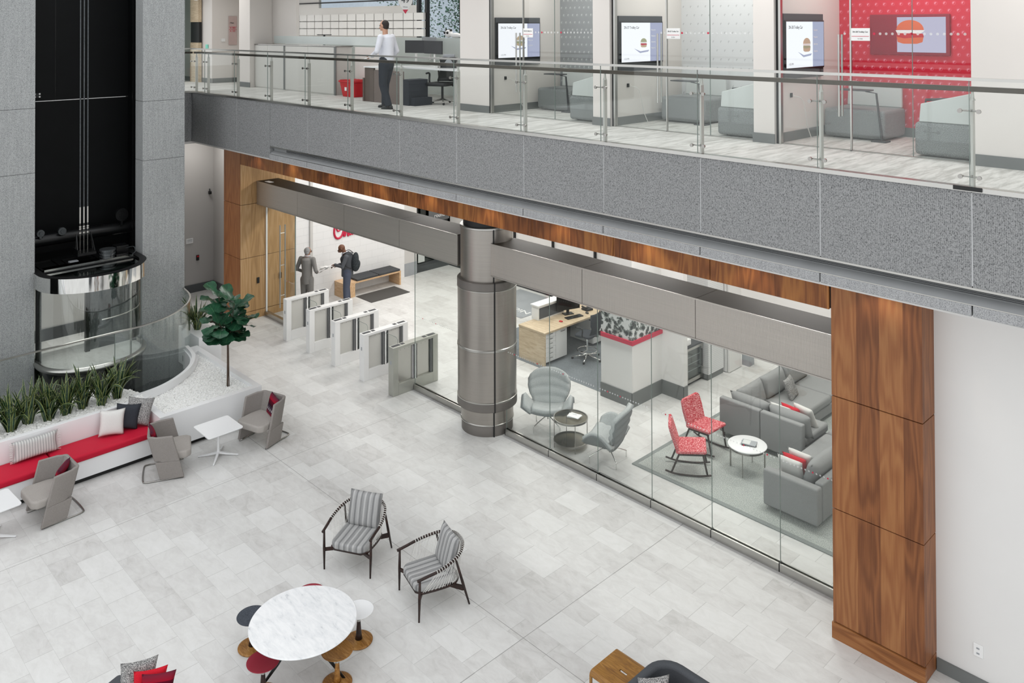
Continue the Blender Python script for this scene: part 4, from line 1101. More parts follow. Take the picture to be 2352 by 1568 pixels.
def stroke(name, pts, r=.018, w=1.0):
    MB().tube(smoothpts([(0, y, z) for y, z in pts], 5), r, 8, flat=w).out(name, 'red_paint', sg, smooth=True)
# capital C with its inner loop, then h i c k strokes (metres from the sign origin)
stroke('letter', [(.02, .18), (-.05, .30), (-.20, .26), (-.30, .08), (-.33, -.10), (-.28, -.24), (-.18, -.28), (-.08, -.22), (-.03, -.10)], .030)
stroke('letter', [(-.22, .12), (-.25, .0), (-.20, -.08), (-.12, -.04), (-.08, .08), (-.12, .16)], .022)
stroke('letter', [(-.02, -.26), (.02, -.05), (.06, .26), (.04, .05), (.01, -.26), (.07, -.10), (.11, -.10), (.11, -.25), (.15, -.24)], .024)
stroke('letter', [(.15, -.25), (.17, -.08), (.18, -.23), (.22, -.24)], .022)
stroke('letter', [(.32, -.10), (.27, -.09), (.24, -.17), (.26, -.24), (.33, -.21)], .022)
stroke('letter', [(.34, -.25), (.37, .04), (.40, .20), (.38, .0), (.37, -.25), (.42, -.11), (.45, -.11), (.41, -.16), (.46, -.25), (.50, -.22)], .023)
t_ = thing('slatted_bench', 'wooden bench with dark slatted seat pads against the white brick wall', 'bench', (-19.98, 13.75, 0))
MB().box(-.26, .26, -.95, .93, .36, .40).out('seat_board', 'bench_wood', t_, bev=.003)
MB().box(-.26, .26, -.95, -.62, 0, .36).out('end_block', 'bench_wood', t_, bev=.003); MB().box(-.26, .26, .88, .93, 0, .36).out('end_panel', 'bench_wood', t_, bev=.003)
for ya, yb in ((-.55, .16), (.18, .91)):
    b = MB()
    for k in range(6): b.box(-.25 + k * .085, -.25 + k * .085 + .072, ya, yb, .40, .455)
    b.out('seat_pad', 'dark_grey', t_, bev=.008)
b = MB(); b.loft([[(-19.9, 13.19, 0), (-18.98, 13.12, 0), (-18.98, 14.44, 0), (-19.77, 14.44, 0)], [(-19.89, 13.2, .012), (-18.99, 13.13, .012), (-18.99, 14.43, .012), (-19.76, 14.43, .012)]])
b = MB(); b.box(-19.72, -18.98, 13.15, 14.44, 0, .012); tag(b.out('door_mat', 'grey_mat'), 'dark grey floor mat in front of the slatted bench', 'mat')

# ------------------------------------------------------------------ people
def remesh(b, name, mat, parent, vox, sm=4):
    me = bpy.data.meshes.new(name); b.b.to_mesh(me); b.b.free(); o = bpy.data.objects.new(name, me); COL.objects.link(o)
    m = o.modifiers.new('r', 'REMESH'); m.mode = 'VOXEL'; m.voxel_size = vox
    if sm: q = o.modifiers.new('s', 'SMOOTH'); q.iterations = sm; q.factor = .5
    bpy.context.view_layer.update(); dg = bpy.context.evaluated_depsgraph_get()
    me2 = bpy.data.meshes.new_from_object(o.evaluated_get(dg)); me2.name = name; o.modifiers.clear(); o.data = me2
    me2.materials.clear(); me2.materials.append(M[mat])
    for p in me2.polygons: p.use_smooth = True
    o.parent = parent; return o
def hand(b, w, d, up, curl=.5, s=1.0, thumb=1):
    """palm + 4 unequal bent fingers + thumb; w = wrist, d = pointing dir, up = back of hand normal"""
    w = Vector(w); d = Vector(d).normalized(); up = Vector(up).normalized(); side = d.cross(up).normalized() * thumb
    pal = w + d * .045 * s
    m = Matrix((( *side, 0), (*d, 0), (*up, 0), (0, 0, 0, 1))).transposed(); m = Matrix.Translation(pal) @ m
    b.ball((0, 0, 0), (.040*s, .048*s, .016*s), m)
    for k, ln in enumerate((.070, .078, .073, .058)):
        base = pal + side * (.030 - .020*k) * s + d * .040 * s; pts = [base]; a = .25
        for j in range(3):
            a += curl * (.5 + .35*j); dd = d * math.cos(a) - up * math.sin(a); pts.append(pts[-1] + dd * ln * s * (.42, .32, .26)[j])
        b.capsule(pts, [.0095*s, .009*s, .008*s, .007*s], 8)
    tb = w + side * .030 * s + d * .02 * s
    b.capsule([tb, tb + (side * .8 + d * .6 - up * .3).normalized() * .038 * s, tb + (side * .8 + d * .6 - up * .3).normalized() * .038 * s + (d - up * .5 + side*.1).normalized() * .03 * s], [.012*s, .0105*s, .009*s], 8)
def head(b, c, q, s=1.0):
    """skull, jaw, nose, ears, brow, lips around centre c with rotation q; local -Y is the face"""
    m = Matrix.Translation(c) @ q
    b.ball((0, .012*s, .02*s), (.072*s, .092*s, .09*s), m, 24, 16)
    b.ball((0, -.02*s, -.045*s), (.055*s, .066*s, .062*s), m)
    b.ball((0, -.065*s, -.085*s), (.026*s, .022*s, .018*s), m)
    b.capsule([m @ Vector((0, -.085*s, .012*s)), m @ Vector((0, -.108*s, -.025*s))], [.009*s, .0145*s], 8)
    b.ball((0, -.09*s, -.055*s), (.024*s, .011*s, .009*s), m)
    for sx in (-1, 1):
        b.ball((sx*.072*s, .012*s, -.005*s), (.011*s, .020*s, .031*s), m); b.ball((sx*.028*s, -.072*s, .026*s), (.022*s, .014*s, .007*s), m)
def eyes(parent, c, q, s=1.0, specs=False):
    for sx in (-1, 1):
        MB().ball((0, 0, 0), .0105*s, Matrix(), 12, 8).out('eye', 'black', parent, smooth=True).matrix_local = Matrix.Translation(c) @ q @ Matrix.Translation((sx*.029*s, -.077*s, .010*s))
    if specs:
        b = MB(); m = Matrix.Translation(c) @ q
        for sx in (-1, 1):
            b.tube([m @ Vector((sx*.032*s + .022*math.cos(a*PI/6), -.098*s, .01 + .017*math.sin(a*PI/6))) for a in range(12)], .0022, 5, closed=True)
            b.tube([m @ Vector((sx*.054, -.097, .012)), m @ Vector((sx*.078, .01, .012))], .0025, 5)
        b.tube([m @ Vector((-.01, -.098, .012)), m @ Vector((.01, -.098, .012))], .0022, 5); b.out('glasses', 'black', parent)
def shoe(parent, x, y, rz=0, mat='black'):
    m = Matrix.Translation((x, y, 0)) @ Matrix.Rotation(rz, 4, 'Z')
    b = MB(); b.ball((0, .03, .045), (.045, .06, .045), m); b.ball((0, -.05, .035), (.044, .085, .034), m); b.ball((0, -.12, .028), (.040, .05, .026), m)
    b.box(-.042, .042, -.16, .08, 0, .02, m)
    return remesh(b, 'shoe', mat, parent, .009, 2)
def figure(loc, rz, label, skin, hair, jacket, trousers, S, pose):
    t_ = thing('person', label, 'person', loc, rz)
    hx = pose['head']; hq = Euler(pose['hrot']).to_matrix().to_4x4()
    hips, chest, neck = Vector((0, 0, .90)), Vector(pose.get('chest', (0, .0, 1.30))), Vector(pose.get('neck', (0, -.0, 1.46)))
    b = MB(); b.capsule([hips + Vector((0, 0, .02)), Vector((0, 0, 1.08)), chest], [.10, .09, .09], 16)
    b.capsule([chest, neck, Vector(hx) + hq @ Vector((0, .02, -.05))], [.08, .052, .055], 14); head(b, Vector(hx), hq)
    for s_ in (-1, 1):
        sh, el, wr = (Vector(p) for p in pose['armR' if s_ < 0 else 'armL'][:3])
        b.capsule([chest + Vector((s_*.08, 0, .06)), sh, el, wr], [.07, .05, .04, .026], 12)
        d, up, cu = pose['handR' if s_ < 0 else 'handL']; hand(b, wr, d, up, cu, 1.0, -s_ if pose.get('flip') else s_)
        kn, an = pose['legR' if s_ < 0 else 'legL']
        b.capsule([hips + Vector((s_*.085, 0, -.02)), kn, (an[0], an[1], .06)], [.088, .058, .04], 12)
    remesh(b, 'body', skin, t_, .0075, 3); eyes(t_, Vector(hx), hq, 1.0, pose.get('specs'))
    if hair:
        b = MB(); m = Matrix.Translation(hx) @ hq; b.ball((0, .026, .022), (.075, .086, .089), m, 24, 16); b.ball((0, .05, -.03), (.066, .055, .055), m)
        remesh(b, 'hair', hair, t_, .01, 3)
    b = MB()   # jacket
    lo = pose.get('hem', .80)
    b.tube([(0, 0, lo), (0, 0, .95), (0, .0, 1.1), chest, chest + Vector((0, 0, .09)), neck + Vector((0, .01, -.03))], [.160, .158, .155, .178, .170, .085], 24, flat=.80)
    for s_ in (-1, 1):
        sh, el, wr = (Vector(p) for p in pose['armR' if s_ < 0 else 'armL'][:3]); b.capsule([chest + Vector((s_*.09, 0, .07)), sh, el, el.lerp(wr, .9)], [.074, .066, .053, .043], 14)
    remesh(b, 'jacket', jacket, t_, .012, 4)
    b = MB(); b.capsule([(0, 0, .86), (0, 0, .96)], [.145, .14], 20)
    for s_ in (-1, 1):
        kn, an = pose['legR' if s_ < 0 else 'legL']; b.capsule([(s_*.08, 0, .86), kn], [.105, .078], 16); b.tube([kn, (an[0], an[1], .055)], [.078, .068], 16)
    remesh(b, 'trousers', trousers, t_, .012, 4)
    for s_ in (-1, 1): an = pose['legR' if s_ < 0 else 'legL'][1]; shoe(t_, an[0], an[1], s_*.1)
    t_.scale = (S, S, S); return t_
# man with backpack reading papers; faces local -Y
p = figure((-19.22, 12.55, 0), R(-128 + 88), 'person in a grey suit with a backpack looking down at papers', 'skin_dark', None, 'suit_grey', 'denim', .985, dict(
    head=(0, -.165, 1.545), hrot=(R(46), 0, 0), chest=(0, -.02, 1.28), neck=(0, -.075, 1.435), specs=True,
    armR=((-.19, -.01, 1.36), (-.25, -.06, 1.10), (-.10, -.32, 1.05)), armL=((.19, -.01, 1.36), (.26, -.10, 1.12), (.09, -.33, 1.14)),
    handR=((.5, -.8, .1), (0, .1, 1), .55), handL=((-.5, -.7, -.25), (0, -.2, 1), .6),
    legR=((-.09, -.02, .48), (-.10, .02, 0)), legL=((.09, -.03, .48), (.09, -.02, 0))))
b = MB(); m = Matrix.Translation((0, -.055, 1.33)) @ Matrix.Rotation(R(12), 4, 'X'); b.loft([[(-.05, -.085, .10), (.05, -.085, .10), (.04, -.06, .12), (-.04, -.06, .12)], [(-.02, -.10, -.14), (.02, -.10, -.14), (.02, -.08, -.14), (-.02, -.08, -.14)]])
for v in b.b.verts: v.co = m @ v.co
b.out('shirt', 'shirt_white', p)
b = MB(); b.tube([(.0 + .062*math.cos(a*PI/8), -.065 + .062*math.sin(a*PI/8), 1.44 + .018*math.sin(a*PI/8)) for a in range(16)], .016, 6, closed=True); b.out('collar', 'shirt_white', p, smooth=True)
ps = sheets = thing('paper_sheets', 'loose white papers held by the person with the backpack', 'papers', (-19.22, 12.55, 1.06), R(-40))
b = MB()
for k in range(3):
    pts = [(-.10 + .02*k, -.36 - .07*i, -.02*i*(k*.8 + .3) + .015*k + (.02 if i % 2 else 0)) for i in range(6)]
    A = b.vs(pts); B = b.vs([(x + .21, y - .02, z + .01) for x, y, z in pts])
    for i in range(5): b.face([A[i], A[i+1], B[i+1], B[i]])
o = b.out('sheet', 'paper', ps, smooth=True); q = o.modifiers.new('s', 'SOLIDIFY'); q.thickness = .003
bp = thing('backpack', 'dark grey patterned backpack worn by the person reading papers', 'backpack', (-19.22, 12.55, 0), R(-40))
b = MB(); m = Matrix.Translation((0, .20, 1.16)) @ Matrix.Rotation(R(-6), 4, 'X')
b.ball((0, 0, .02), (.155, .10, .24), m, 20, 14); b.ball((0, .02, -.12), (.15, .10, .13), m); b.ball((0, .09, -.07), (.11, .05, .11), m)
remesh(b, 'bag_body', 'pack', bp, .012, 3)
for s_ in (-1, 1): MB().tube(smoothpts([(s_*.10, .15, 1.37), (s_*.11, .02, 1.455), (s_*.12, -.12, 1.36), (s_*.15, -.13, 1.2), (s_*.165, .0, 1.08), (s_*.13, .14, 1.02)]), .018, 8, flat=.5).out('strap', 'black', bp, smooth=True)
# elder man seen from behind
p = figure((-19.52, 11.52, 0), R(212), 'grey haired person in a light grey suit seen from behind through the glass door', 'skin_tan', 'hair_grey', 'suit_light', 'suit_light', 1.0, dict(
    head=(0, -.035, 1.575), hrot=(R(6), 0, R(-38)), chest=(0, .0, 1.30), neck=(0, -.01, 1.47), hem=.76, specs=True,
    armR=((-.175, 0, 1.385), (-.27, .05, 1.12), (-.20, -.16, 1.0)), armL=((.175, 0, 1.385), (.27, .05, 1.12), (.18, -.17, 1.0)),
    handR=((.4, -.9, 0), (0, .1, 1), .5), handL=((-.4, -.9, 0), (0, .1, 1), .5),
    legR=((-.095, -.01, .48), (-.11, .02, 0)), legL=((.095, -.01, .48), (.11, .02, 0))))
b = MB(); b.tube([(.064*math.cos(a*PI/8), -.012 + .064*math.sin(a*PI/8), 1.462 + .012*math.sin(a*PI/8)) for a in range(16)], .015, 6, closed=True); b.out('collar', 'shirt_white', p, smooth=True)

# ------------------------------------------------------------------ lounge shell
b = MB(); b.box(-13.9, -4.6, 18.5, 18.6, 0, 4.5); b.box(-4.7, -4.6, 10.9, 18.6, 0, 4.5)
struct(b.out('wall_lounge', 'white_wall'), 'white walls around the glass fronted lounge', 'wall')
s = sempty('window_10', 'dark tinted window behind the reception', 'window')
MB().box(-20.3, -13.9, 17.0, 17.04, .1, .8).out('glass_pane', 'glass_dark', s); MB().box(-20.3, -13.9, 17.0, 17.04, .8, 4.5).out('upper_panel', 'grey_wall', s); MB().box(-20.3, -13.9, 16.95, 17.1, 0, .1).out('sill', 'black', s)
for x_ in (-18.9, -17.4, -15.9, -14.4): MB().box(x_ - .03, x_ + .03, 16.95, 17.08, .1, 4.5).out('mullion', 'black', s)
b = MB(); b.box(-20.3, -13.9, 18.0, 18.1, 0, 4.5); struct(b.out('wall_far', 'dark_grey'), 'dark wall beyond the reception window', 'wall')
b = MB(); b.box(-13.9, -13.8, 17.0, 18.6, 0, 4.5); struct(b.out('wall_return', 'white_wall'), 'white wall return beside the reception window', 'wall')
sl = thing('slatted_blind', 'white slatted blind on the back wall of the lounge above the beam', 'blind', (-6.6, 18.4, 1.9))
b = MB()
for k in range(40): b.box(-2.6 + k*.11, -2.6 + k*.11 + .045, -.02, .02, -.5, 1.6)
b.out('slats', 'white_paint', sl); MB().box(-2.7, 1.9, .03, .09, -.55, 1.65).out('backing', 'dark_grey', sl)
b = MB(); b.box(-14.9, -11.0, 13.25, 16.9, 0, .006)
struct(b.out('floor_carpet', 'carpet_blue'), 'blue grey carpet under the reception desk', 'floor')
mt = MB().box(-17.0, -15.3, 15.15, 16.8, .0, .012).out('welcome_mat', 'bin_grey'); tag(mt, 'pale grey mat with white lettering on the floor behind the reception desk', 'mat')
text('Nice', .26, (-15.38, 15.62, .013), (0, 0, R(180)), 'paper', mt, sx=1.5)
# mural column with red trim
s = sempty('wall_mural', 'white column with a grey blossom mural above a red band', 'wall')
MB().box(-11.0, -10.22, 13.14, 14.15, 0, 1.205).out('plinth_wall', 'white_wall', s)
MB().box(-11.0, -10.22, 13.14, 14.15, 1.205, 2.1).out('mural_face', 'mural', s); MB().box(-11.0, -10.22, 13.14, 14.15, 2.1, 4.5).out('upper_wall', 'white_wall', s)
b = MB(); b.box(-11.03, -10.19, 13.11, 13.15, 1.205, 1.285); b.box(-10.23, -10.19, 13.15, 14.1, 1.205, 1.285); b.box(-11.03, -10.99, 13.11, 14.1, 1.205, 1.285)
b.out('red_band', 'red_paint', s)
MB().box(-10.6, -9.69, 14.1, 14.23, 0, 4.5).out('side_wall', 'white_wall', s)
b = MB(); b.box(-11.01, -10.21, 13.125, 13.14, 0, .28); b.box(-10.22, -10.205, 13.125, 14.1, 0, .28); b.box(-10.21, -9.68, 14.085, 14.1, 0, .28); b.box(-9.69, -9.675, 14.085, 14.22, 0, .28)
struct(b.out('baseboard_mural', 'skirting'), 'tall grey baseboard round the mural column', 'baseboard')
b = MB(); b.box(-10.6, -9.88, 15.27, 15.85, .12, 4.2); struct(b.out('wall_slatted', 'slat_white'), 'white slatted panel beside the fridge', 'wall')
b = MB(); b.box(-10.55, -9.9, 15.27, 15.85, 0, .12); struct(b.out('baseboard_slatted', 'skirting'), 'grey base of the slatted panel', 'baseboard')
f = thing('drinks_fridge', 'glass door drinks fridge with steel frame set in a counter behind the mural column', 'fridge', (-10.3, 14.95, 0))
MB().box(-.3, .26, -.30, .30, .07, .78).out('cabinet', 'black', f); MB().box(-.3, .24, -.28, .28, 0, .07).out('plinth', 'black', f)
b = MB()
for q in ((-.30, -.25, .07, .78), (.25, .30, .07, .78)): b.box(.262, .30, q[0], q[1], q[2], q[3])
b.box(.262, .30, -.25, .25, .07, .14); b.box(.262, .30, -.25, .25, .72, .78); b.out('door_frame', 'brushed', f)
MB().box(.27, .285, -.25, .25, .14, .72).out('door_glass', 'screen_clear', f)
b = MB(); b.tube([(.33, .22, .32), (.33, .22, .68)], .012, 8); b.tube([(.30, .22, .34), (.33, .22, .34)], .008, 6); b.tube([(.30, .22, .66), (.33, .22, .66)], .008, 6); b.out('handle', 'black_metal', f)
for z_ in (.28, .42, .56): MB().box(.2, .262, -.24, .24, z_, z_ + .008).out('shelf', 'paper', f)
o = MB().box(-10.62, -9.98, 14.62, 15.26, .782, .82).out('worktop', 'dark_grey', bev=.004); tag(o, 'dark counter top over the drinks fridge', 'counter')
o = MB().box(-10.2, -10.02, 14.66, 14.86, .82, .95).out('counter_appliance', 'white_paint', bev=.02); tag(o, 'small white appliance on the dark counter above the fridge', 'appliance')
bd = thing('folded_partition', 'stack of white folded partition panels beyond the slatted panel', 'partition', (-9.9, 16.1, 0))
for k in range(3): MB().box(-.1 + k*.055, -.1 + k*.055 + .048, -.2, .28, .02, 3.0).out('panel', 'white_paint', bd)
MB().box(.075, .115, -.18, .30, .015, 3.0).out('panel', 'white_wall', bd)
o = thing('waste_bin', 'small grey square bin on the floor past the folded partition', 'bin', (-9.75, 16.62, 0))
MB().box(-.09, .09, -.1, .1, .0, .32).out('bin_body', 'bin_grey', o); MB().box(-.075, .075, -.085, .085, .30, .325).out('liner', 'paper', o)

# ------------------------------------------------------------------ reception desk
d = thing('reception_desk', 'wood and white reception desk behind the glass wall', 'desk', (-13.1, 14.5, 0))
def D(b, nm, mat, **k): return b.out(nm, mat, d, world=True, **k)
D(MB().box(-13.55, -12.74, 13.33, 16.0, .70, .74), 'desktop', 'desk_wood', bev=.003)
D(MB().box(-13.54, -12.75, 13.335, 13.375, .0, .70), 'end_panel', 'desk_wood')
D(MB().box(-13.56, -13.50, 13.376, 16.0, 0, .70), 'back_panel', 'dark_grey')
D(MB().box(-13.5, -12.80, 13.376, 14.10, .06, .699), 'pedestal', 'white_paint')
for k in range(6):
    z0 = .075 + k * .103; o = D(MB().box(-12.80, -12.785, 13.385, 13.72, z0, z0 + .098), 'drawer', 'white_paint'); h = MB(); h.tube([(-12.772, 13.50, z0 + .075), (-12.772, 13.62, z0 + .075)], .005, 6)
    h.out('handle', 'nickel', o, world=True)
o = D(MB().box(-12.80, -12.785, 13.73, 14.09, .075, .692), 'door', 'white_paint'); h = MB(); h.tube([(-12.772, 13.88, .64), (-12.772, 14.02, .64)], .006, 6); h.out('handle', 'nickel', o, world=True)
D(MB().box(-13.5, -12.80, 15.0, 15.98, .06, .699), 'pedestal', 'white_paint')
for k in range(2): o = D(MB().box(-12.80, -12.785, 15.02 + k*.48, 15.48 + k*.48, .075, .692), 'door', 'white_paint'); h = MB(); h.tube([(-12.772, 15.15 + k*.48, .62), (-12.772, 15.3 + k*.48, .62)], .006, 6); h.out('handle', 'nickel', o, world=True)
o = thing('desk_hutch', 'white box hutch standing on the reception desk', 'hutch', (-13.48, 14.1, .741))
MB().box(-.12, .10, -.30, .55, .0, .31).out('hutch_body', 'white_paint', o, bev=.003); MB().box(.101, .105, -.28, .53, .03, .27).out('opening', 'dark_grey', o); MB().box(-.14, .12, -.32, .57, .311, .335).out('hutch_top', 'white_solid', o)
o = thing('monitor', 'black computer monitor on the reception desk', 'monitor', (-13.22, 14.62, .741), R(70))
MB().box(-.3, .3, -.012, .012, .10, .46).out('screen', 'black', o, bev=.005); MB().box(-.03, .03, .01, .04, 0, .3).out('stand', 'black', o); MB().box(-.12, .12, -.07, .09, 0, .012).out('foot', 'black', o)
o = MB().box(-.22, .22, -.07, .07, 0, .02).out('keyboard', 'black', bev=.004); o.location = (-12.98, 14.55, .741); o.rotation_euler = (0, 0, R(78)); tag(o, 'black keyboard on the reception desk in front of the monitor', 'keyboard')
o = thing('desk_phone', 'black desk phone on the far part of the reception desk', 'phone', (-13.1, 15.15, .741), R(80))
MB().box(-.1, .1, -.1, .1, 0, .04).out('phone_base', 'black', o, bev=.01); MB().tube([(-.08, .09, .07), (-.08, -.09, .07)], .022, 8).out('handset', 'black', o)
o = MB().ball((0, 0, 0), (.05, .03, .018)).out('computer_mouse', 'black', smooth=True); o.location = (-12.93, 14.95, .759); tag(o, 'black computer mouse beside the keyboard', 'mouse')
o = MB().box(-.03, .05, -.03, .03, 0, .02).out('red_stapler', 'red_plastic', bev=.006); o.location = (-13.0, 14.12, .741); tag(o, 'small red stapler on the edge of the reception desk', 'stapler')
def starbase(t_, r, mat, n=5, cast=True, z=.07):
    for k in range(n):
        a = 2*PI*k/n + .3; e = (r*math.cos(a), r*math.sin(a), z - .02)
        MB().tube([(0, 0, z + .03), e], [.022, .012], 8).out('base_arm', mat, t_, smooth=True)
        if cast:
            b = MB(); b.ball((e[0], e[1], .026), (.026, .026, .026), seg=12, ring=8); b.out('caster', 'black', t_, smooth=True)
c = thing('drafting_chair', 'grey mesh drafting chair with a chrome foot ring at the reception desk', 'chair', (-12.42, 14.36, 0), R(-80))
starbase(c, .33, 'chrome')
MB().tube([(0, 0, .08), (0, 0, .52)], .02, 12).out('gas_lift', 'chrome', c)
b = MB(); b.tube([(.22*math.cos(a*PI/14), .22*math.sin(a*PI/14), .20) for a in range(28)], .009, 6, closed=True)
b.out('foot_ring', 'chrome', c, smooth=True)
for a in (0, 2.1, 4.2): MB().tube([(.02*math.cos(a), .02*math.sin(a), .20), (.22*math.cos(a), .22*math.sin(a), .20)], .006, 6).out('ring_spoke', 'chrome', c)
MB().prism(rrect(-.23, .23, -.22, .20, .08), .52, .57).out('seat', 'mesh_black', c, bev=.02, seg=3, smooth=True, autos=60)
b = MB(); rows = []
for i in range(9):
    t_ = i / 8; y = .22 + .07*math.sin(t_*PI) * (1 if t_ < .5 else .6) + .04*t_; z = .60 + .46*t_; wd = .19 + .05*math.sin(t_*PI*.9)
    rows.append([(-wd, y - .04, z), (-wd*.5, y, z), (0, y + .01, z), (wd*.5, y, z), (wd, y - .04, z)])
rv = [b.vs(r) for r in rows]
for A, B in zip(rv, rv[1:]):
    for i in range(4): b.face([A[i], A[i+1], B[i+1], B[i]])
o = b.out('backrest', 'mesh_black', c, smooth=True); q = o.modifiers.new('s', 'SOLIDIFY'); q.thickness = .018
MB().tube([(0, .1, .54), (0, .27, .55), (0, .29, .75)], .018, 8).out('back_support', 'black_metal', c)
for s_ in (-1, 1): MB().tube(smoothpts([(s_*.22, .05, .55), (s_*.30, .05, .60), (s_*.30, .05, .75), (s_*.29, -.12, .76)]), .016, 8).out('armrest', 'black_metal', c, smooth=True)

# ------------------------------------------------------------------ winged lounge chairs and round glass table
def wing(loc, rz, label):
    t_ = thing('winged_lounge_chair', label, 'armchair', loc, rz, 'grey winged lounge chairs on chrome star bases')
    for k in range(4):
        a = PI/4 + k*PI/2; r = .34
        MB().tube(smoothpts([(0, 0, .24), (r*.5*math.cos(a), r*.5*math.sin(a), .18), (r*.93*math.cos(a), r*.93*math.sin(a), .12), (r*math.cos(a), r*math.sin(a), .10), (r*math.cos(a), r*math.sin(a), .0)], 3), .010, 8).out('base_leg', 'chrome', t_, smooth=True)
    MB().tube([(0, 0, .16), (0, 0, .34)], .018, 10).out('pivot_post', 'chrome', t_)
    def sheet(fn, n, m, name, mat, th, off=0):
        b = MB(); g = [[b.b.verts.new(fn(i/n, j/m*2 - 1)) for j in range(m + 1)] for i in range(n + 1)]
        for i in range(n):
            for j in range(m): b.face([g[i][j], g[i][j+1], g[i+1][j+1], g[i+1][j]])
        bmesh.ops.recalc_face_normals(b.b, faces=b.b.faces)
        o = b.out(name, mat, t_, smooth=True); q = o.modifiers.new('s', 'SOLIDIFY'); q.thickness = th; q.offset = off; return o
    def back(t, u):
        wd = (.25 + .17*math.sin(min(1, t*1.25)*PI*.5)) * (1 - .35*max(0, t - .75)**1.2*4*.5)
        wd = .24 + .15*math.sin(t*PI*.72); tuft = .012*math.cos(t*PI*8)
        return Vector((u*wd, .17 + .20*t - .09*abs(u)**2.2*(.3 + t) + tuft, .34 + .62*t - .10*t*abs(u)**3))
    def seat(t, u): return Vector((u*(.27 + .03*t), -.30 + .50*t, .37 + .03*math.cos(t*PI) + .04*u*u - .01*math.cos(t*PI*6)))
    sheet(back, 18, 12, 'back_cushion', 'lounge_grey', .07); sheet(seat, 12, 10, 'seat_cushion', 'lounge_grey', .08)
    sheet(lambda t, u: back(t, u*1.03) + Vector((0, .045, -.01)), 14, 12, 'back_shell', 'shell_grey', .02)
    sheet(lambda t, u: seat(t, u*1.04) + Vector((0, 0, -.05)), 10, 10, 'seat_shell', 'shell_grey', .02)
    for s_ in (-1, 1):
        def arm(t, u, s_=s_): 
            f = (u + 1) / 2; rise = math.sin(PI*(.15 + .8*t))
            return Vector((s_*(.27 + .17*f), -.28 + .50*t + .0*f, .37 + .25*f*rise))
        sheet(arm, 12, 6, 'arm_wing', 'lounge_grey', .06); sheet(lambda t, u: arm(t, u*1.0) + Vector((s_*.035, 0, -.02)), 10, 6, 'arm_shell', 'shell_grey', .015)
    return t_
wc = wing((-10.82, 11.40, 0), R(38), 'grey winged lounge chair facing the camera beside the round column')
dup(wc, (-9.30, 11.28, 0), R(-72), 'grey winged lounge chair seen from behind, right of the round glass table')
t_ = thing('glass_side_table', 'round two tier side table with smoked glass and thin metal rim', 'table', (-10.07, 11.19, 0))
for z_, nm in ((.50, 'tabletop'), (.11, 'lower_shelf')):
    MB().cyl((0, 0), .292, z_ - .008, z_, 48).out(nm, 'glass_smoke', t_); b = MB(); b.lathe([(.29, z_ - .025), (.305, z_ - .025), (.305, z_ + .008), (.29, z_ + .008), (.29, z_ - .025)], n=48, cap=False); b.out('rim', 'nickel', t_, smooth=True, autos=40)
for k in range(4): a = PI/4 + k*PI/2 + .2; MB().tube([(.30*math.cos(a), .30*math.sin(a), 0), (.30*math.cos(a), .30*math.sin(a), .5)], .007, 6).out('leg', 'nickel', t_)
for k in range(2):
    o = MB().box(-.11, .11, -.08, .08, 0, .012).out('booklet', 'paper'); o.location = (-10.04 + .02*k, 11.25 - .01*k, .509 + .0125*k); o.rotation_euler = (0, 0, R(25 - 14*k)); tag(o, ('white booklet at the bottom of the small pile on the round glass table', 'white booklet on top of the small pile on the round glass table')[k], 'booklet', 'booklets on the glass table')
    text('Today', .035, (-10.10 + .02*k, 11.24, .5215 + .0125*k), (0, 0, R(25)), 'bin_grey', o)
# ------------------------------------------------------------------ rug, red rocking chairs, white table
MB_ = MB(); MB_.box(-8.88, -5.0, 11.52, 15.9, 0, .012); rg = MB_.out('area_rug', 'rug'); tag(rg, 'grey speckled rug with a plain border under the red chairs and sofas', 'rug')
b = MB(); b.box(-8.93, -4.95, 11.46, 11.54, 0, .014); b.box(-8.93, -8.86, 11.54, 15.95, 0, .014); b.out('border', 'rug_dark', rg)
def rocker(loc, rz, label):
    t_ = thing('rocking_chair', label, 'rocking chair', loc, rz, 'red woven rocking chairs with dark wood frames')
    for s_ in (-1, 1):
        MB().tube(smoothpts([(s_*.22, -.34, .045), (s_*.22, -.15, .018), (s_*.22, .05, .014), (s_*.22, .25, .028), (s_*.22, .40, .07)]), .015, 8).out('runner', 'darkwood', t_, smooth=True)
        MB().tube([(s_*.22, -.28, .035), (s_*.22, -.21, .36)], .016, 8).out('leg', 'darkwood', t_, smooth=True); MB().tube([(s_*.22, .30, .04), (s_*.22, .17, .36)], .016, 8).out('leg', 'darkwood', t_, smooth=True)
        MB().tube([(s_*.22, -.23, .36), (s_*.22, .19, .335)], .014, 8).out('side_rail', 'darkwood', t_, smooth=True)
    b = MB(); m = Matrix.Translation((0, -.02, .375)) @ Matrix.Rotation(R(-4), 4, 'X'); po = rrect(-.26, .26, -.25, .25, .04)
    b.loft([[m @ Vector((x, y, 0)) for x, y in po], [m @ Vector((x, y, .05)) for x, y in po]]); b.out('seat', 'red_weave', t_, bev=.018, seg=3, smooth=True, autos=60)
    m = Matrix.Translation((0, .22, .38)) @ Matrix.Rotation(R(72), 4, 'X'); po = [(-.25, 0), (.25, 0), (.265, .25), (.25, .40), (.20, .44), (-.20, .44), (-.25, .40), (-.265, .25)]
    b = MB(); b.loft([[m @ Vector((x, y, 0)) for x, y in po], [m @ Vector((x, y, .055)) for x, y in po]]); b.out('backrest', 'red_weave', t_, bev=.02, seg=3, smooth=True, autos=60)
    return t_
ra = rocker((-8.13, 11.99, .012), R(125), 'red woven rocking chair nearest the glass wall, standing on the rug')
dup(ra, (-8.36, 12.80, .012), R(88), 'red woven rocking chair farther back, beside the grey corner sofa')
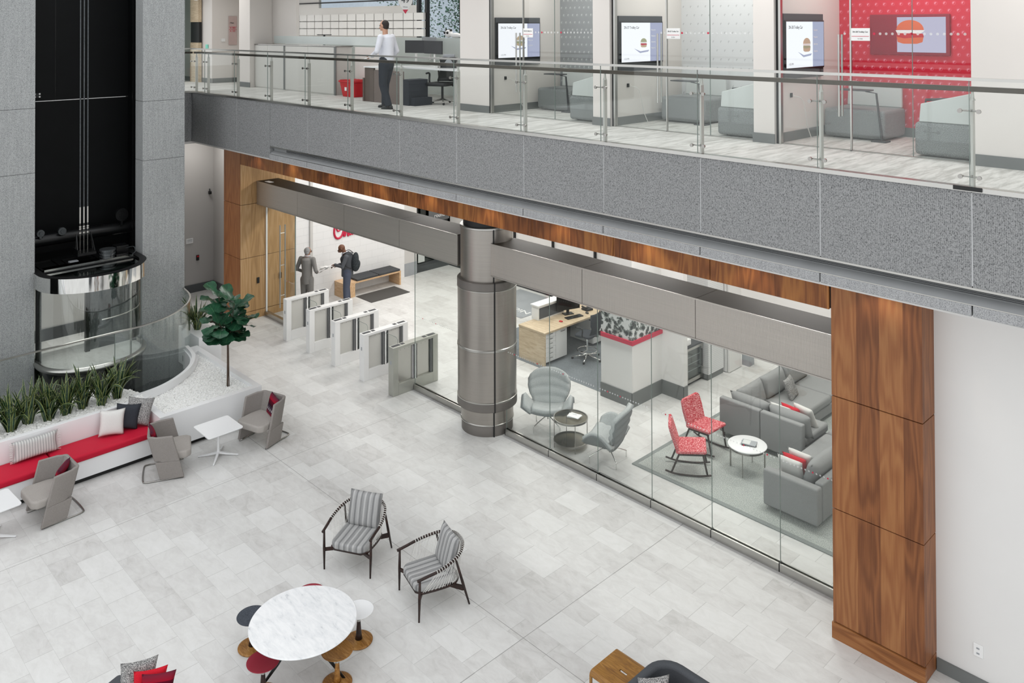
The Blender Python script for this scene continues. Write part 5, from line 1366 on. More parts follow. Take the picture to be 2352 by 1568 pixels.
t_ = thing('coffee_table', 'round white coffee table on four thin metal legs on the rug', 'table', (-7.45, 12.66, .012))
MB().lathe([(.30, .40), (.315, .412), (.317, .425), (.31, .43)], n=48).out('tabletop', 'white_solid', t_, smooth=True, autos=40); b = MB(); b.lathe([(.29, .37), (.295, .37), (.295, .40), (.29, .40), (.29, .37)], n=48, cap=False); b.out('apron_ring', 'nickel', t_)
for k in range(4): a = k*PI/2 + .25; MB().box(-.012, .012, -.004, .004, 0, .40, Matrix.Translation((.285*math.cos(a), .285*math.sin(a), 0)) @ Matrix.Rotation(a, 4, 'Z')).out('leg', 'nickel', t_)
for k in range(2):
    o = MB().box(-.12, .12, -.085, .085, 0, .012).out('magazine', ('dark_grey', 'bin_grey')[k]); o.location = (-7.43, 12.68, .443 + .013*k); o.rotation_euler = (0, 0, R(30 - 12*k)); tag(o, ('dark magazine under the pale one on the round white coffee table', 'pale magazine with a landscape photo on its cover on the white coffee table')[k], 'magazine', 'magazines on the coffee table')
MB().box(-.10, .02, -.07, .07, .0121, .0128).out('cover_photo', 'sage', o)
# ------------------------------------------------------------------ sofas
def cush(name, mat, box, parent, bev=.05): return MB().box(*box).out(name, mat, parent, bev=bev, seg=4, smooth=True, world=True)
sA = thing('corner_sofa', 'grey corner sofa with its back toward the red rocking chairs', 'sofa', (-7.9, 14.4, .012))
cush('back_frame', 'sofa_grey', (-8.44, -7.64, 13.38, 13.50, .09, .70), sA, .025); cush('back_frame', 'sofa_grey', (-7.63, -6.85, 13.38, 13.50, .09, .70), sA, .025)
cush('side_frame', 'sofa_grey', (-8.44, -8.34, 13.51, 16.2, .09, .42), sA, .02)
cush('seat_base', 'sofa_grey', (-8.33, -6.86, 13.51, 14.35, .08, .26), sA, .02); cush('seat_base', 'sofa_grey', (-8.33, -7.35, 14.36, 16.6, .08, .26), sA, .02)
cush('seat_cushion', 'sofa_grey', (-8.32, -7.60, 13.55, 14.40, .265, .42), sA); cush('seat_cushion', 'sofa_grey', (-7.59, -6.87, 13.55, 14.40, .265, .42), sA); cush('seat_cushion', 'sofa_grey', (-8.32, -7.33, 14.41, 15.5, .265, .42), sA); cush('seat_cushion', 'sofa_grey', (-8.32, -7.33, 15.51, 16.6, .265, .42), sA)
def backc(name, loc, w, rz, parent, tilt=18, h=.42):
    o = MB().pillow(w, h, .22, pinch=.04).out(name, 'sofa_grey', smooth=True); o.matrix_world = mw(parent).inverted() @ Matrix.Translation(loc) @ Matrix.Rotation(rz, 4, 'Z') @ Matrix.Rotation(-R(tilt), 4, 'X')
    m = o.matrix_world.copy(); o.parent = parent; o.matrix_local = m
for x_ in (-7.93, -7.18): backc('back_cushion', (x_, 13.62, .60), .78, R(180), sA)
for y_ in (14.05, 14.85, 15.65): backc('back_cushion', (-8.18, y_, .60), .82, R(90), sA)
for x, y in ((-8.38, 13.45), (-6.92, 13.45), (-7.45, 16.5), (-8.38, 16.5)): MB().tube([(x, y, .012), (x, y, .1)], .02, 8).out('foot', 'black_metal', sA, world=True)
sB = thing('lounge_sofa', 'grey sofa with a square arm beside the walnut pier', 'sofa', (-6.2, 13, .012))
cush('armrest', 'sofa_grey', (-6.72, -5.84, 11.86, 12.02, .06, .60), sB, .03); cush('back_frame', 'sofa_grey', (-5.97, -5.84, 12.03, 15.0, .06, .62), sB, .03)
cush('seat_base', 'sofa_grey', (-6.72, -5.98, 12.03, 15.0, .06, .27), sB, .02)
for k in range(3): cush('seat_cushion', 'sofa_grey', (-6.74, -6.0, 12.04 + k*.99, 13.01 + k*.99, .275, .43), sB)
for k in range(3): backc('back_cushion', (-6.1, 12.52 + k*.99, .62), .92, R(-90), sB)
def tp(mat, loc, s_, rot, label): return pillow('throw_pillow', mat, loc, s_, s_, .12, rot, label, 'throw pillows on the lounge sofas')
tp('white_cushion', (-7.42, 13.78, .58), .40, leanrot(R(178), R(20)), 'white pillow against the back of the corner sofa, left of the red one')
tp('red_throw', (-7.30, 13.92, .57), .38, leanrot(R(172), R(22)), 'bright red pillow on the corner sofa between two white ones')
tp('white_cushion', (-7.12, 14.05, .57), .42, leanrot(R(168), R(26)), 'white pillow on the corner sofa, right of the red one')
tp('speckle', (-7.85, 14.9, .58), .40, leanrot(R(100), R(24)), 'black and white speckled pillow on the far seat of the corner sofa')
tp('white_cushion', (-6.42, 12.20, .57), .42, leanrot(R(180), R(18)), 'white pillow leaning on the square arm of the grey sofa')
tp('red_throw', (-6.42, 12.34, .57), .40, leanrot(R(180), R(20)), 'red pillow on the grey sofa between two white pillows near its arm')
tp('white_cushion', (-6.40, 12.50, .58), .42, leanrot(R(178), R(22)), 'white pillow on the grey sofa, behind the red one')
tk = MB().box(-20.30, -20.28, 16.15, 16.95, 1.45, 1.95).out('hanging_notice', 'slot_blade'); tag(tk, 'grey board with white hand lettering seen through the gap above the beam', 'sign')
text('Take a', .17, (-20.27, 16.25, 1.76), POSX, 'paper', tk); text('round', .17, (-20.27, 16.35, 1.56), POSX, 'paper', tk)

# ------------------------------------------------------------------ balcony railing
plain('post_steel', 'b4b4ae', .35, .4, .03)
rl = thing('balcony_railing', 'steel and glass balcony railing with a dark hand rail', 'railing', (-11, 9, ZU))
def RR(b, nm, mat, par=None, **k): return b.out(nm, mat, par or rl, world=True, **k)
px_ = [-2.815 - 1.5465*k for k in range(-2, 13)]
for i, x in enumerate(px_):
    if x < -20.4: x = -20.5
    b = MB(); b.box(x - .012, x + .012, 8.985, 9.045, ZU + .016, ZU + .86); b.lathe([(.03, ZU + .86), (.018, ZU + .885), (.012, ZU + .95)], (x, 9.015), 12)
    p = RR(b, 'post', 'post_steel')
    for z_ in (ZU + .12, ZU + .76):
        b = MB(); b.tube([(x - .085, 8.955, z_), (x + .085, 8.955, z_)], .0085, 8); b.tube([(x, 8.955, z_), (x, 9.0, z_)], .012, 8)
        for s_ in (-1, 1): b.tube([(x + s_*.085, 8.945, z_), (x + s_*.085, 8.925, z_)], .0085, 8); b.tube([(x + s_*.085, 8.925, z_), (x + s_*.085, 8.905, z_)], .022, 14)
        RR(b, 'glass_clamp', 'nickel', p, smooth=True, autos=40)
for a, c in zip(px_, px_[1:]):
    a = max(a, -20.6); c = max(c, -20.6)
    RR(MB().box(c + .006, a - .006, 8.915, 8.927, ZU + .03, ZU + 1.06), 'glass_panel', 'glass')
    RR(MB().box(a - .0022, a + .0022, 8.914, 8.928, ZU + .03, ZU + 1.06), 'joint_seal', 'green_glass_edge')
RR(MB().box(-20.6, 3, 8.90, 8.942, ZU + 1.055, ZU + 1.085), 'top_cap', 'brushed')
RR(MB().box(-20.6, 3, 8.985, 9.04, ZU + .945, ZU + .995), 'hand_rail', 'hand_bronze', bev=.006)
RR(MB().box(-20.62, -20.58, 5, 8.94, ZU + 1.055, ZU + 1.085), 'top_cap', 'brushed'); RR(MB().box(-20.605, -20.593, 5, 8.92, ZU + .03, ZU + 1.055), 'glass_panel', 'glass')
RR(MB().box(-20.75, -20.70, 5, 9.0, ZU + .945, ZU + .99), 'hand_rail', 'bronze_top')

# ------------------------------------------------------------------ upper floor shell
ZT = 8.75
b = MB(); b.box(-34, 7, 9.6, 17, ZT, ZT + .1)
struct(b.out('ceiling_upper', 'white_wall'), 'white ceiling of the upper floor', 'ceiling')
def uw(name, boxes, mat, label, kind='wall'):
    b = MB()
    for q in boxes: b.box(*q)
    return struct(b.out(name, mat), label, kind)
uw('wall_pier', [(-12.31, -11.49, 10.57, 12.6, ZU, ZT)], 'warm_wall', 'white pier at the left end of the meeting booths')
uw('wall_partition', [(-8.95, -8.6, 10.52, 12.6, ZU, ZT), (-6.06, -5.75, 10.52, 12.6, ZU, ZT)], 'warm_wall', 'white partitions between the meeting booths')
uw('wall_end', [(-3.29, 7, 10.5, 10.7, ZU, ZT)], 'warm_wall', 'white wall right of the meeting booths')
uw('wall_booth_grey', [(-11.49, -8.95, 12.5, 12.6, ZU, ZT)], 'paper_grey', 'grey dotted wallpaper at the back of the first booth')
uw('wall_booth_white', [(-8.6, -6.06, 12.5, 12.6, ZU, ZT)], 'paper_white', 'white dotted wallpaper at the back of the middle booth')
uw('wall_booth_red', [(-5.75, -3.2, 12.5, 12.6, ZU, ZT)], 'paper_red', 'red dotted wallpaper at the back of the last booth')
uw('wall_booth_side', [(-3.29, -3.19, 10.7, 12.6, ZU, ZT)], 'white_wall', 'side wall of the last booth')
uw('baseboard_booths', [(-12.32, -11.48, 10.555, 10.57, ZU, ZU + .13), (-8.96, -8.59, 10.505, 10.52, ZU, ZU + .13), (-6.07, -5.74, 10.505, 10.52, ZU, ZU + .13), (-3.29, 7, 10.485, 10.5, ZU, ZU + .13),
   (-11.49, -11.475, 10.66, 12.5, ZU, ZU + .13), (-8.6, -8.585, 10.66, 12.5, ZU, ZU + .13), (-5.75, -5.735, 10.66, 12.5, ZU, ZU + .13), (-11.47, -8.96, 12.485, 12.5, ZU, ZU + .13), (-8.58, -6.07, 12.485, 12.5, ZU, ZU + .13), (-5.73, -3.3, 12.485, 12.5, ZU, ZU + .13)], 'skirting', 'grey baseboards of the meeting booths', 'baseboard')
plain('bun_tan', 'cdb79a', .6); plain('lettuce', 'a9ad8a', .6); plain('burger_orange', 'd9673f', .6)
def burger(par, f, r, mats):
    """stacked sandwich picture: dome, two fillings, base, all flat on the screen"""
    def lay(nm, pts, mat, d): b = MB(); b.face(b.vs([f(u*r, v*r, d) for u, v in pts])); b.out(nm, mat, par)
    lay('bun', [(math.cos(R(a)), .35 + .75*math.sin(R(a))) for a in range(0, 181, 12)], mats[0], .0004)
    lay('filling', [(-1.05, .33), (-.9, .05), (-.3, .12), (.2, .0), (.8, .1), (1.08, .33)], mats[1], .0006)
    lay('filling', [(-.95, .12), (-1.0, -.15), (-.4, -.28), (.3, -.22), (1.0, -.18), (.95, .08)], mats[2], .0008)
    lay('bun', [(-.98, -.15), (-.9, -.55), (-.5, -.68), (.5, -.68), (.9, -.55), (.98, -.15)], mats[3], .0003)
def booth(i, x0, x1, door, title, n):
    """glazed front with door, wall screen, sign and two lounge blocks"""
    s = sempty('window_%d' % (20 + i), 'full height glass front of a meeting booth', 'window')
    MB().box(x0, door - .01, 10.602, 10.612, ZU + .012, ZT).out('glass_pane', 'glass', s); MB().box(door + .75, x1, 10.602, 10.612, ZU + .012, ZT).out('glass_pane', 'glass', s)
    MB().box(door, door + .74, 10.602, 10.612, ZU + .012, ZT).out('glass_pane', 'glass', s)
    b = MB(); b.box(x0 + .0, x0 + .035, 10.57, 10.60, ZU, ZT); b.out('black_channel', 'black', s); MB().box(x0 + .037, x0 + .07, 10.56, 10.62, ZU, ZT).out('mullion', 'brushed', s)
    MB().box(door - .02, door + .0, 10.59, 10.62, ZU, ZT).out('mullion', 'brushed', s); MB().box(x0, x1, 10.59, 10.625, ZU, ZU + .012).out('floor_track', 'brushed', s)
    MB().box(door + .742, door + .748, 10.6, 10.614, ZU, ZT).out('joint_seal', 'green_glass_edge', s)
    for y_ in (10.56, 10.655): MB().tube([(door - .15, y_, ZU + .43), (door - .15, y_, ZU + 1.48)], .014, 10).out('pull_handle', 'brushed', s, smooth=True, autos=40)
    dots(s, x0 + .9, x1 - .05, ZU + 1.49, 10.6, .075, (5, 11), .017)
    sg_ = MB().box(door, door + .24, 10.585, 10.60, ZU + 1.40, ZU + 1.56).out('booth_sign', 'paper', bev=.005); tag(sg_, n[0], 'sign')
    text('2N-3%d Trolley Car' % title, .026, (door + .12, 10.583, ZU + 1.505), NEGY, 'dark_grey', sg_, align='CENTER'); MB().box(door + .01, door + .23, 10.582, 10.585, ZU + 1.455, ZU + 1.46).out('red_line', 'red_paint', sg_)
    text('In Use', .024, (door + .12, 10.583, ZU + 1.42), NEGY, 'bin_grey', sg_, align='CENTER')
    # screen on the booth's left wall
    tv = thing('wall_screen', n[1], 'screen', (x0 + .005, 11.28, ZU + 1.32))
    MB().box(0, .03, -.58, .60, -.46, .44).out('wall_recess', 'dark_grey', tv); MB().box(.031, .055, -.56, .58, -.33, .35).out('screen_frame', 'black', tv, bev=.004)
    MB().box(.056, .058, -.54, .22, -.31, .33).out('picture', 'screen_white', tv); MB().box(.056, .058, .22, .56, -.31, .33).out('side_panel', 'screen_side', tv)
    text('2N-3%d Trolley Car' % title, .062, (x0 + .0635, 10.80, ZU + 1.32 + .23), POSX, 'dark_grey', tv, sx=.85)
    text('1:22 PM', .04, (x0 + .0635, 10.80, ZU + 1.32 - .27), POSX, 'bin_grey', tv); 
    for k in range(4): text('Reserve', .035, (x0 + .0635, 11.53, ZU + 1.52 - .1*k), POSX, 'paper', tv)
    burger(tv, lambda u, v, d: (.0585 + d, .04 + u, -.02 + v), .11 if i != 1 else .085, ('bun_tan', 'paper', 'lettuce', 'bun_tan') if i != 1 else ('lettuce', 'paper', 'red_paint', 'bun_tan'))
    b = MB(); b.face(b.vs([(.0586, -.22, -.09), (.0586, -.06, -.17), (.0586, .16, -.15), (.0586, .19, -.12), (.0586, -.05, -.14)])); b.out('plate', 'screen_side', tv)
    b = MB(); b.box(x0 + .0, x0 + .012, 10.95, 11.0, ZU + .60, ZU + .66); o = b.out('wall_outlet', 'black'); tag(o, n[2], 'outlet')
    MB().tube(smoothpts([(x0 + .02, 11.0, ZU + .62), (x0 + .09, 11.15, ZU + .55), (x0 + .07, 11.3, ZU + .2), (x0 + .08, 11.4, ZU + .01)]), .006, 6).out('cable', 'white_cord', o)
    for k, (xa, xb, ya, yb) in enumerate(((x0 + .12, x0 + .98, 11.7, 12.46), (x1 - .72, x1 - .03, 10.74, 11.55))):
        L_ = thing('lounge_ottoman', n[3 + k], 'seat', ((xa + xb)/2, ya, ZU), 0, 'grey lounge seats in the meeting booths')
        MB().box(xa, xb, ya, yb, ZU + .02, ZU + .42).out('seat_block', 'seat_grey', L_, world=True, bev=.05, seg=4, smooth=True)
        MB().box(xa + .1, xb - .1, ya + .1, yb - .1, ZU, ZU + .03).out('plinth', 'black', L_, world=True)
        y2 = yb - .1 if k == 0 else ya + .02
        b = MB(); h0, h1 = (.78, .72) if k == 0 else (.64, .80)
        b.loft([[(xa + .05, y2, ZU + .421), (xb - .02, y2, ZU + .421), (xb - .02, y2, ZU + h1), (xa + .07, y2, ZU + h0)], [(xa + .05, y2 + .05, ZU + .421), (xb - .02, y2 + .05, ZU + .421), (xb - .02, y2 + .05, ZU + h1), (xa + .07, y2 + .05, ZU + h0)]])
        b.out('back_panel', 'sage', L_, world=True, bev=.012)
        if k == 0:
            b = MB(); b.tube([(xb - .02, ya - .02, ZU + .012), (xb - .1, ya - .01, ZU + .66), (xb - .25, ya, ZU + .68)], [.03, .022, .02], 8, flat=.5); b.out('tablet_stand', 'dark_grey', L_, world=True)
            MB().prism(rrect(xb - .62, xb - .18, ya - .10, ya + .15, .06), ZU + .685, ZU + .70).out('tablet', 'dark_grey', L_, world=True)
            MB().box(xb - .14, xb + .06, ya - .10, ya + .06, ZU, ZU + .02).out('stand_foot', 'dark_grey', L_, world=True)
        else:
            b = MB(); b.tube([(xa - .06, ya + .5, ZU + .012), (xa - .04, ya + .5, ZU + .64)], [.03, .02], 8, flat=.5); b.tube([(xa - .04, ya + .5, ZU + .65), (xa + .3, ya + .45, ZU + .68)], .018, 8); b.out('tablet_stand', 'dark_grey', L_, world=True)
booth(0, -11.485, -8.955, -10.62, 6, ('small white room sign on the glass of the booth with grey wallpaper', 'wall screen with a sandwich picture in the booth with grey wallpaper', 'black socket with a white cable in the booth with grey wallpaper', 'grey lounge seat with tablet arm in front of the grey wallpaper', 'grey lounge seat by the glass of the booth with grey wallpaper'))
booth(1, -8.595, -6.065, -7.55, 7, ('small white room sign on the glass of the booth with white wallpaper', 'wall screen with a pink and green food picture in the booth with white wallpaper', 'black socket with a white cable in the booth with white wallpaper', 'grey lounge seat with tablet arm in front of the white wallpaper', 'grey lounge seat by the glass of the booth with white wallpaper'))
booth(2, -5.745, -3.295, -4.72, 8, ('small white room sign on the glass of the booth with red wallpaper', 'wall screen with a sandwich picture in the booth with red wallpaper', 'black socket with a white cable in the booth with red wallpaper', 'grey lounge seat with tablet arm in front of the red wallpaper', 'grey lounge seat by the glass of the booth with red wallpaper'))
tv = thing('mounted_screen', 'wide screen with an orange burger picture mounted on the red wallpaper', 'screen', (-4.72, 12.49, ZU + 1.43))
MB().box(-.55, .55, -.03, 0, -.26, .32).out('screen_frame', 'red_dark', tv, bev=.004); MB().box(-.53, -.16, -.034, -.031, -.22, .28).out('dark_panel', 'red_dark', tv); MB().box(-.16, .50, -.034, -.031, -.22, .28).out('picture', 'screen_soft', tv)
burger(tv, lambda u, v, d: (.02 + u, -.0345 - d, .03 + v), .19, ('burger_orange', 'paper', 'red_plastic', 'burger_orange'))

# ------------------------------------------------------------------ open office on the left
uw('wall_office_left', [(-26, -23.45, 10.73, 10.9, ZU, ZT), (-23.45, -23.38, 10.73, 11.7, ZU, ZT), (-23.38, -21.57, 11.6, 11.7, ZU, ZT), (-21.57, -20.96, 10.66, 11.7, ZU, ZT)], 'warm_wall', 'white walls at the left of the open office')
uw('wall_office_lintel', [(-20.94, -19.7, 11.31, 11.4, 6.97, ZT)], 'warm_wall', 'white wall above the storage lockers')
uw('baseboard_office', [(-26, -23.4, 10.715, 10.73, ZU, ZU + .13), (-23.38, -23.365, 10.73, 11.6, ZU, ZU + .13), (-21.58, -20.94, 10.645, 10.66, ZU, ZU + .13)], 'skirting', 'grey baseboard of the open office', 'baseboard')
uw('wall_office_back', [(-34, -20.6, 16.0, 16.1, ZU, 8.06), (-20.6, -8, 16.0, 16.1, ZU, 7.06), (-34, -26.3, 16.0, 16.1, 8.06, ZT)], 'white_wall', 'white back wall of the open office')
uw('wall_office_side', [(-34, -33.9, 9, 16, ZU, ZT)], 'white_wall', 'far left wall of the upper floor')
s = sempty('window_30', 'office window with trees outside', 'window')
MB().box(-30, -17, 16.03, 16.05, 7.06, ZT).out('glass_pane', 'glass', s)
for x_ in (-20.6, -20.2, -18.6): MB().box(x_ - .05, x_ + .05, 15.98, 16.1, 7.06, ZT).out('mullion', 'black_metal', s)
MB().box(-30, -20.6, 15.95, 16.1, 8.22, 8.26).out('transom', 'dark_grey', s)
# display boxes on the back wall
g_ = thing('wall_display', 'white wall grid of square display boxes on the office back wall', 'display', (-25, 15.99, ZU + 1.66))
b = MB(); xs_ = [-29.0 + .52*k for k in range(17)]
for j in range(3):
    for x_ in xs_: b.box(x_, x_ + .47, 15.90, 15.995, 7.10 + .25*j, 7.32 + .25*j)
b.out('display_boxes', 'white_paint', g_, world=True)
lk = thing('storage_lockers', 'row of pale storage lockers along the walkway', 'lockers', (-19, 10.8, ZU))
lx = [-20.93, -20.25, -19.35, -18.25, -17.05]
for a, c in zip(lx, lx[1:]): MB().box(a + .004, c - .004, 10.79, 10.805, ZU + .03, ZU + 1.12).out('locker_door', 'locker', lk, world=True)
MB().box(-20.93, -17.03, 10.805, 11.25, ZU, ZU + 1.13).out('carcass', 'locker', lk, world=True); MB().box(-20.95, -17.0, 10.78, 11.27, ZU + 1.131, ZU + 1.15).out('locker_top', 'nickel', lk, world=True)
MB().box(-19.40, -19.34, 10.775, 10.789, ZU + .02, ZU + 1.13).out('dark_post', 'skirting', lk, world=True); MB().box(-17.06, -16.99, 10.775, 10.80, ZU + .0, ZU + 1.13).out('dark_post', 'skirting', lk, world=True)
o = MB().box(-20.8, -16.0, 11.28, 11.30, ZU + 1.16, ZU + 1.36).out('screen_panel', 'frosted'); tag(o, 'frosted glass screen above the storage lockers', 'screen panel')
ws = thing('workstation_panel', 'pale grey desk partition running behind the office desks', 'partition', (-15, 12.2, ZU))
MB().box(-20.5, -12.4, 12.6, 12.66, ZU, ZU + 1.33).out('panel', 'frosted', ws, world=True)
MB().box(-16.9, -15.4, 11.25, 11.30, ZU, ZU + 1.12).out('panel', 'warm_wall', ws, world=True)
cr = thing('storage_crate', 'red plastic storage crate on the floor beside the lockers', 'crate', (-16.45, 10.95, ZU))
b = MB(); b.loft([[(-.24, -.17, 0), (.24, -.17, 0), (.24, .17, 0), (-.24, .17, 0)], [(-.30, -.22, .33), (.30, -.22, .33), (.30, .22, .33), (-.30, .22, .33)]]); b.out('crate_body', 'red_plastic', cr, bev=.01)
b = MB(); b.box(-.32, .32, -.24, .24, .33, .37); 
for k in range(5): b.box(-.3 + k*.13, -.26 + k*.13, -.22, .22, .37, .385)
b.out('lid', 'red_plastic', cr, bev=.008); MB().box(-.10, -.02, -.215, -.205, .14, .22).out('paper_label', 'paper', cr)
dk = thing('office_desk', 'white topped office desk with a brown side panel by the walkway', 'desk', (-14, 10.9, ZU))
MB().box(-15.3, -12.9, 11.0, 11.75, ZU + .70, ZU + .73).out('desktop', 'white_solid', dk, world=True)
MB().box(-15.33, -13.98, 10.38, 10.42, ZU, ZU + .50).out('brown_panel', 'brown', dk, world=True) if False else None
plain('brown', '5c5049', .6); plain('brown2', '6e625c', .6)
MB().box(-15.33, -15.28, 10.40, 11.3, ZU, ZU + .50).out('end_panel', 'brown', dk, world=True); MB().box(-15.28, -14.95, 10.42, 10.46, ZU, ZU + .72).out('side_panel', 'brown', dk, world=True); MB().box(-14.94, -13.95, 10.42, 10.47, ZU, ZU + .68).out('front_panel', 'brown2', dk, world=True)
MB().box(-15.3, -14.6, 10.40, 10.95, ZU + .725, ZU + .75).out('low_top', 'white_solid', dk, world=True)
for x_ in (-13.05, -12.95): MB().box(x_ - .03, x_, 11.05, 11.1, ZU, ZU + .70).out('leg', 'white_paint', dk, world=True)
pd = thing('desk_pedestal', 'black stepped pedestal unit under the office desk', 'pedestal', (-13.75, 10.55, ZU))
MB().box(-.24, .04, -.14, .35, 0, .52).out('pedestal_body', 'charcoal', pd, bev=.006); MB().box(.041, .18, -.10, .35, 0, .16).out('pedestal_step', 'charcoal', pd, bev=.006)
for i, (x_, y_, w_) in enumerate(((-15.55, 12.0, .30), (-14.7, 11.85, .46), (-15.6, 12.45, .38), (-13.95, 12.4, .36))):
    m_ = thing('monitor', ('narrow dark monitor in the office beside the walking person', 'wide dark monitor in the middle of the office desks', 'grey monitor seen behind the narrow dark one', 'grey monitor at the right end of the office desks')[i], 'monitor', (x_, y_, ZU + .73 if i < 2 else ZU + .8), R(-12 if i else 14), 'monitors on the office desks')
    MB().box(-w_, w_*.9, -.012, .012, .26, .55).out('screen', 'dark_grey' if i < 2 else 'bin_grey', m_, bev=.004); MB().box(-.025, .025, .013, .03, 0, .4).out('stand', 'white_paint', m_); MB().box(-.12, .12, -.05, .09, 0, .012).out('foot', 'white_paint', m_)
oc = thing('office_chair', 'black office chair with grey curved back frame on a wheeled base', 'chair', (-13.55, 11.15, ZU), R(20))
starbase(oc, .30, 'brushed')
MB().tube([(0, 0, .09), (0, 0, .38)], .025, 10).out('gas_lift', 'black', oc); MB().prism(rrect(-.24, .24, -.30, .20, .08), .38, .45).out('seat', 'black', oc, bev=.02, seg=3, smooth=True, autos=60)
b = MB(); rows = [[(-.2 + .1*j*1.0, .20 + .10*math.sin(t_*2.8) + .05*t_ - .03*abs(j - 2), .46 + .50*t_) for j in range(5)] for t_ in [i/8 for i in range(9)]]
rv = [b.vs(r) for r in rows]
for A, B in zip(rv, rv[1:]):
    for i in range(4): b.face([A[i], A[i+1], B[i+1], B[i]])
o = b.out('backrest', 'black', oc, smooth=True); q = o.modifiers.new('s', 'SOLIDIFY'); q.thickness = .03
for s_ in (-1, 1):
    MB().tube(smoothpts([(s_*.20, .10, .38), (s_*.24, .27, .50), (s_*.22, .22, .75), (s_*.18, .30, .95)]), .02, 8, flat=.6).out('back_frame', 'nickel', oc, smooth=True)
    MB().tube(smoothpts([(s_*.24, .0, .38), (s_*.31, .0, .45), (s_*.31, .0, .62), (s_*.30, -.14, .63)]), .02, 8).out('armrest', 'black', oc, smooth=True)
MB().box(-.14, .14, .26, .29, .82, 1.02).out('head_cloth', 'bin_grey', oc, bev=.01)
pa = thing('panda_plush', 'black and white panda plush lying on top of the desk partition', 'toy', (-15.1, 12.62, ZU + 1.331))
b = MB(); b.ball((0, 0, .10), (.11, .09, .09)); b.ball((.25, 0, .06), (.18, .09, .06)); b.out('plush_body', 'panda_white', pa, smooth=True)
for p_ in ((-.08, 0, .18), (.08, 0, .18), (-.045, -.08, .12), (.045, -.08, .12)): MB().ball(p_, .03).out('black_patch', 'black', pa, smooth=True)
o = MB().ball((0, 0, .04), (.09, .04, .04)).out('orange_plush', 'plush_orange', smooth=True); o.location = (-17.6, 12.62, ZU + 1.331); tag(o, 'small orange plush on top of the desk partition', 'toy')
ta_ = thing('display_stand', 'dark T-shaped stand rising above the lockers', 'stand', (-19.3, 11.9, ZU)); b = MB(); b.box(-.32, .32, -.02, .02, 1.38, 1.40); b.box(-.02, .02, -.02, .02, 0, 1.38); b.out('stand_frame', 'dark_grey', ta_)
hs = thing('hanging_sign', 'round hanging sign with the number 49 and a red point below', 'sign', (-15.93, 12, 8.0))
MB().prism([(math.cos(R(a))*.165, math.sin(R(a))*.165) for a in range(-45, 226, 10)] + [(0, -.30)], 0, .012).out('sign_plate', 'paper', hs).matrix_local = Matrix.Translation((0, 0, 0)) @ Matrix.Rotation(R(45), 4, 'Z') @ Matrix.Rotation(R(90), 4, 'X')
MB().prism([(-.065, -.205), (.065, -.205), (0, -.305)], 0, .02).out('red_tip', 'red_paint', hs).matrix_local = Matrix.Rotation(R(45), 4, 'Z') @ Matrix.Translation((0, .004, 0)) @ Matrix.Rotation(R(90), 4, 'X')
rot45 = (R(90), 0, R(45)); nf = Vector((math.sin(R(45)), -math.cos(R(45)), 0))
lo = Vector((-15.93, 12, 7.955)) + nf * .022
text('49', .19, lo, rot45, 'dark_grey', hs, align='CENTER'); text('West', .05, Vector((-15.93, 12, 7.84)) + nf*.022, rot45, 'bin_grey', hs, align='CENTER')
MB().tube([(0, 0, .16), (0, 0, .75)], .004, 5).out('wire', 'nickel', hs)
hs2 = thing('hanging_sign', 'round hanging sign cut off by the top edge beside the granite tower', 'sign', (-23.7, 10.4, 8.33))
MB().prism([(math.cos(R(a))*.165, math.sin(R(a))*.165) for a in range(0, 360, 10)], 0, .012).out('sign_plate', 'paper', hs2).matrix_local = Matrix.Rotation(R(45), 4, 'Z') @ Matrix.Rotation(R(90), 4, 'X')
text('51', .19, Vector((-23.7, 10.4, 8.26)) + nf*.022, rot45, 'dark_grey', hs2, align='CENTER'); MB().tube([(0, 0, .16), (0, 0, .42)], .004, 5).out('wire', 'nickel', hs2)
o = thing('restroom_sign', 'tall pinkish sign panel with red lines on the white office wall', 'sign', (-23.37, 11.35, ZU + 1.5)); plain('rose', 'bfaaa5', .5)
MB().box(-.0, .015, -.13, .13, -.42, .42).out('sign_board', 'rose', o, bev=.01)
for z_ in (.02, .10): MB().box(.016, .019, -.12, .12, z_, z_ + .008).out('red_line', 'red_paint', o)
for z_, s_ in ((.2, 'Men'), (.05, 'A 202'), (-.04, 'A 101')): text(s_, .07, (-23.35, 11.26, ZU + 1.5 + z_), POSX, 'dark_grey' if s_ == 'Men' else 'red_paint', o)
o = MB().box(-23.37, -23.355, 11.0, 11.12, ZU + 1.18, ZU + 1.27).out('light_switch', 'paper', bev=.004); tag(o, 'white double light switch on the office wall', 'switch')
o = MB().box(-23.75, -23.6, 10.70, 10.725, ZU + .98, ZU + 1.1).out('wall_tablet', 'teal_glow', bev=.01); tag(o, 'small teal lit wall tablet beside the glass door upstairs', 'tablet')
s = sempty('door_2', 'glass door with long handle at the far left of the upper floor', 'door')
MB().box(-26, -24.6, 10.3, 10.312, ZU, ZT).out('glass_pane', 'glass_dark', s); MB().tube([(-24.75, 10.25, ZU + .4), (-24.75, 10.25, ZU + 1.6)], .02, 8).out('pull_handle', 'brushed', s); MB().box(-24.62, -24.56, 10.28, 10.33, ZU, ZT).out('mullion', 'nickel', s)
b = MB(); b.box(-24.55, -24.0, 10.6, 10.7, ZU, ZU + 1.15); b.box(-24.55, -24.0, 10.6, 10.7, ZU + 1.75, ZT); struct(b.out('wall_stained', 'desk_wood'), 'brown wood wall strip beside the upstairs glass door', 'wall')
b = MB(); b.box(-24.55, -24.0, 10.62, 10.7, ZU + 1.15, ZU + 1.75); struct(b.out('trim_4', 'black'), 'black inset in the wood wall strip', 'trim')
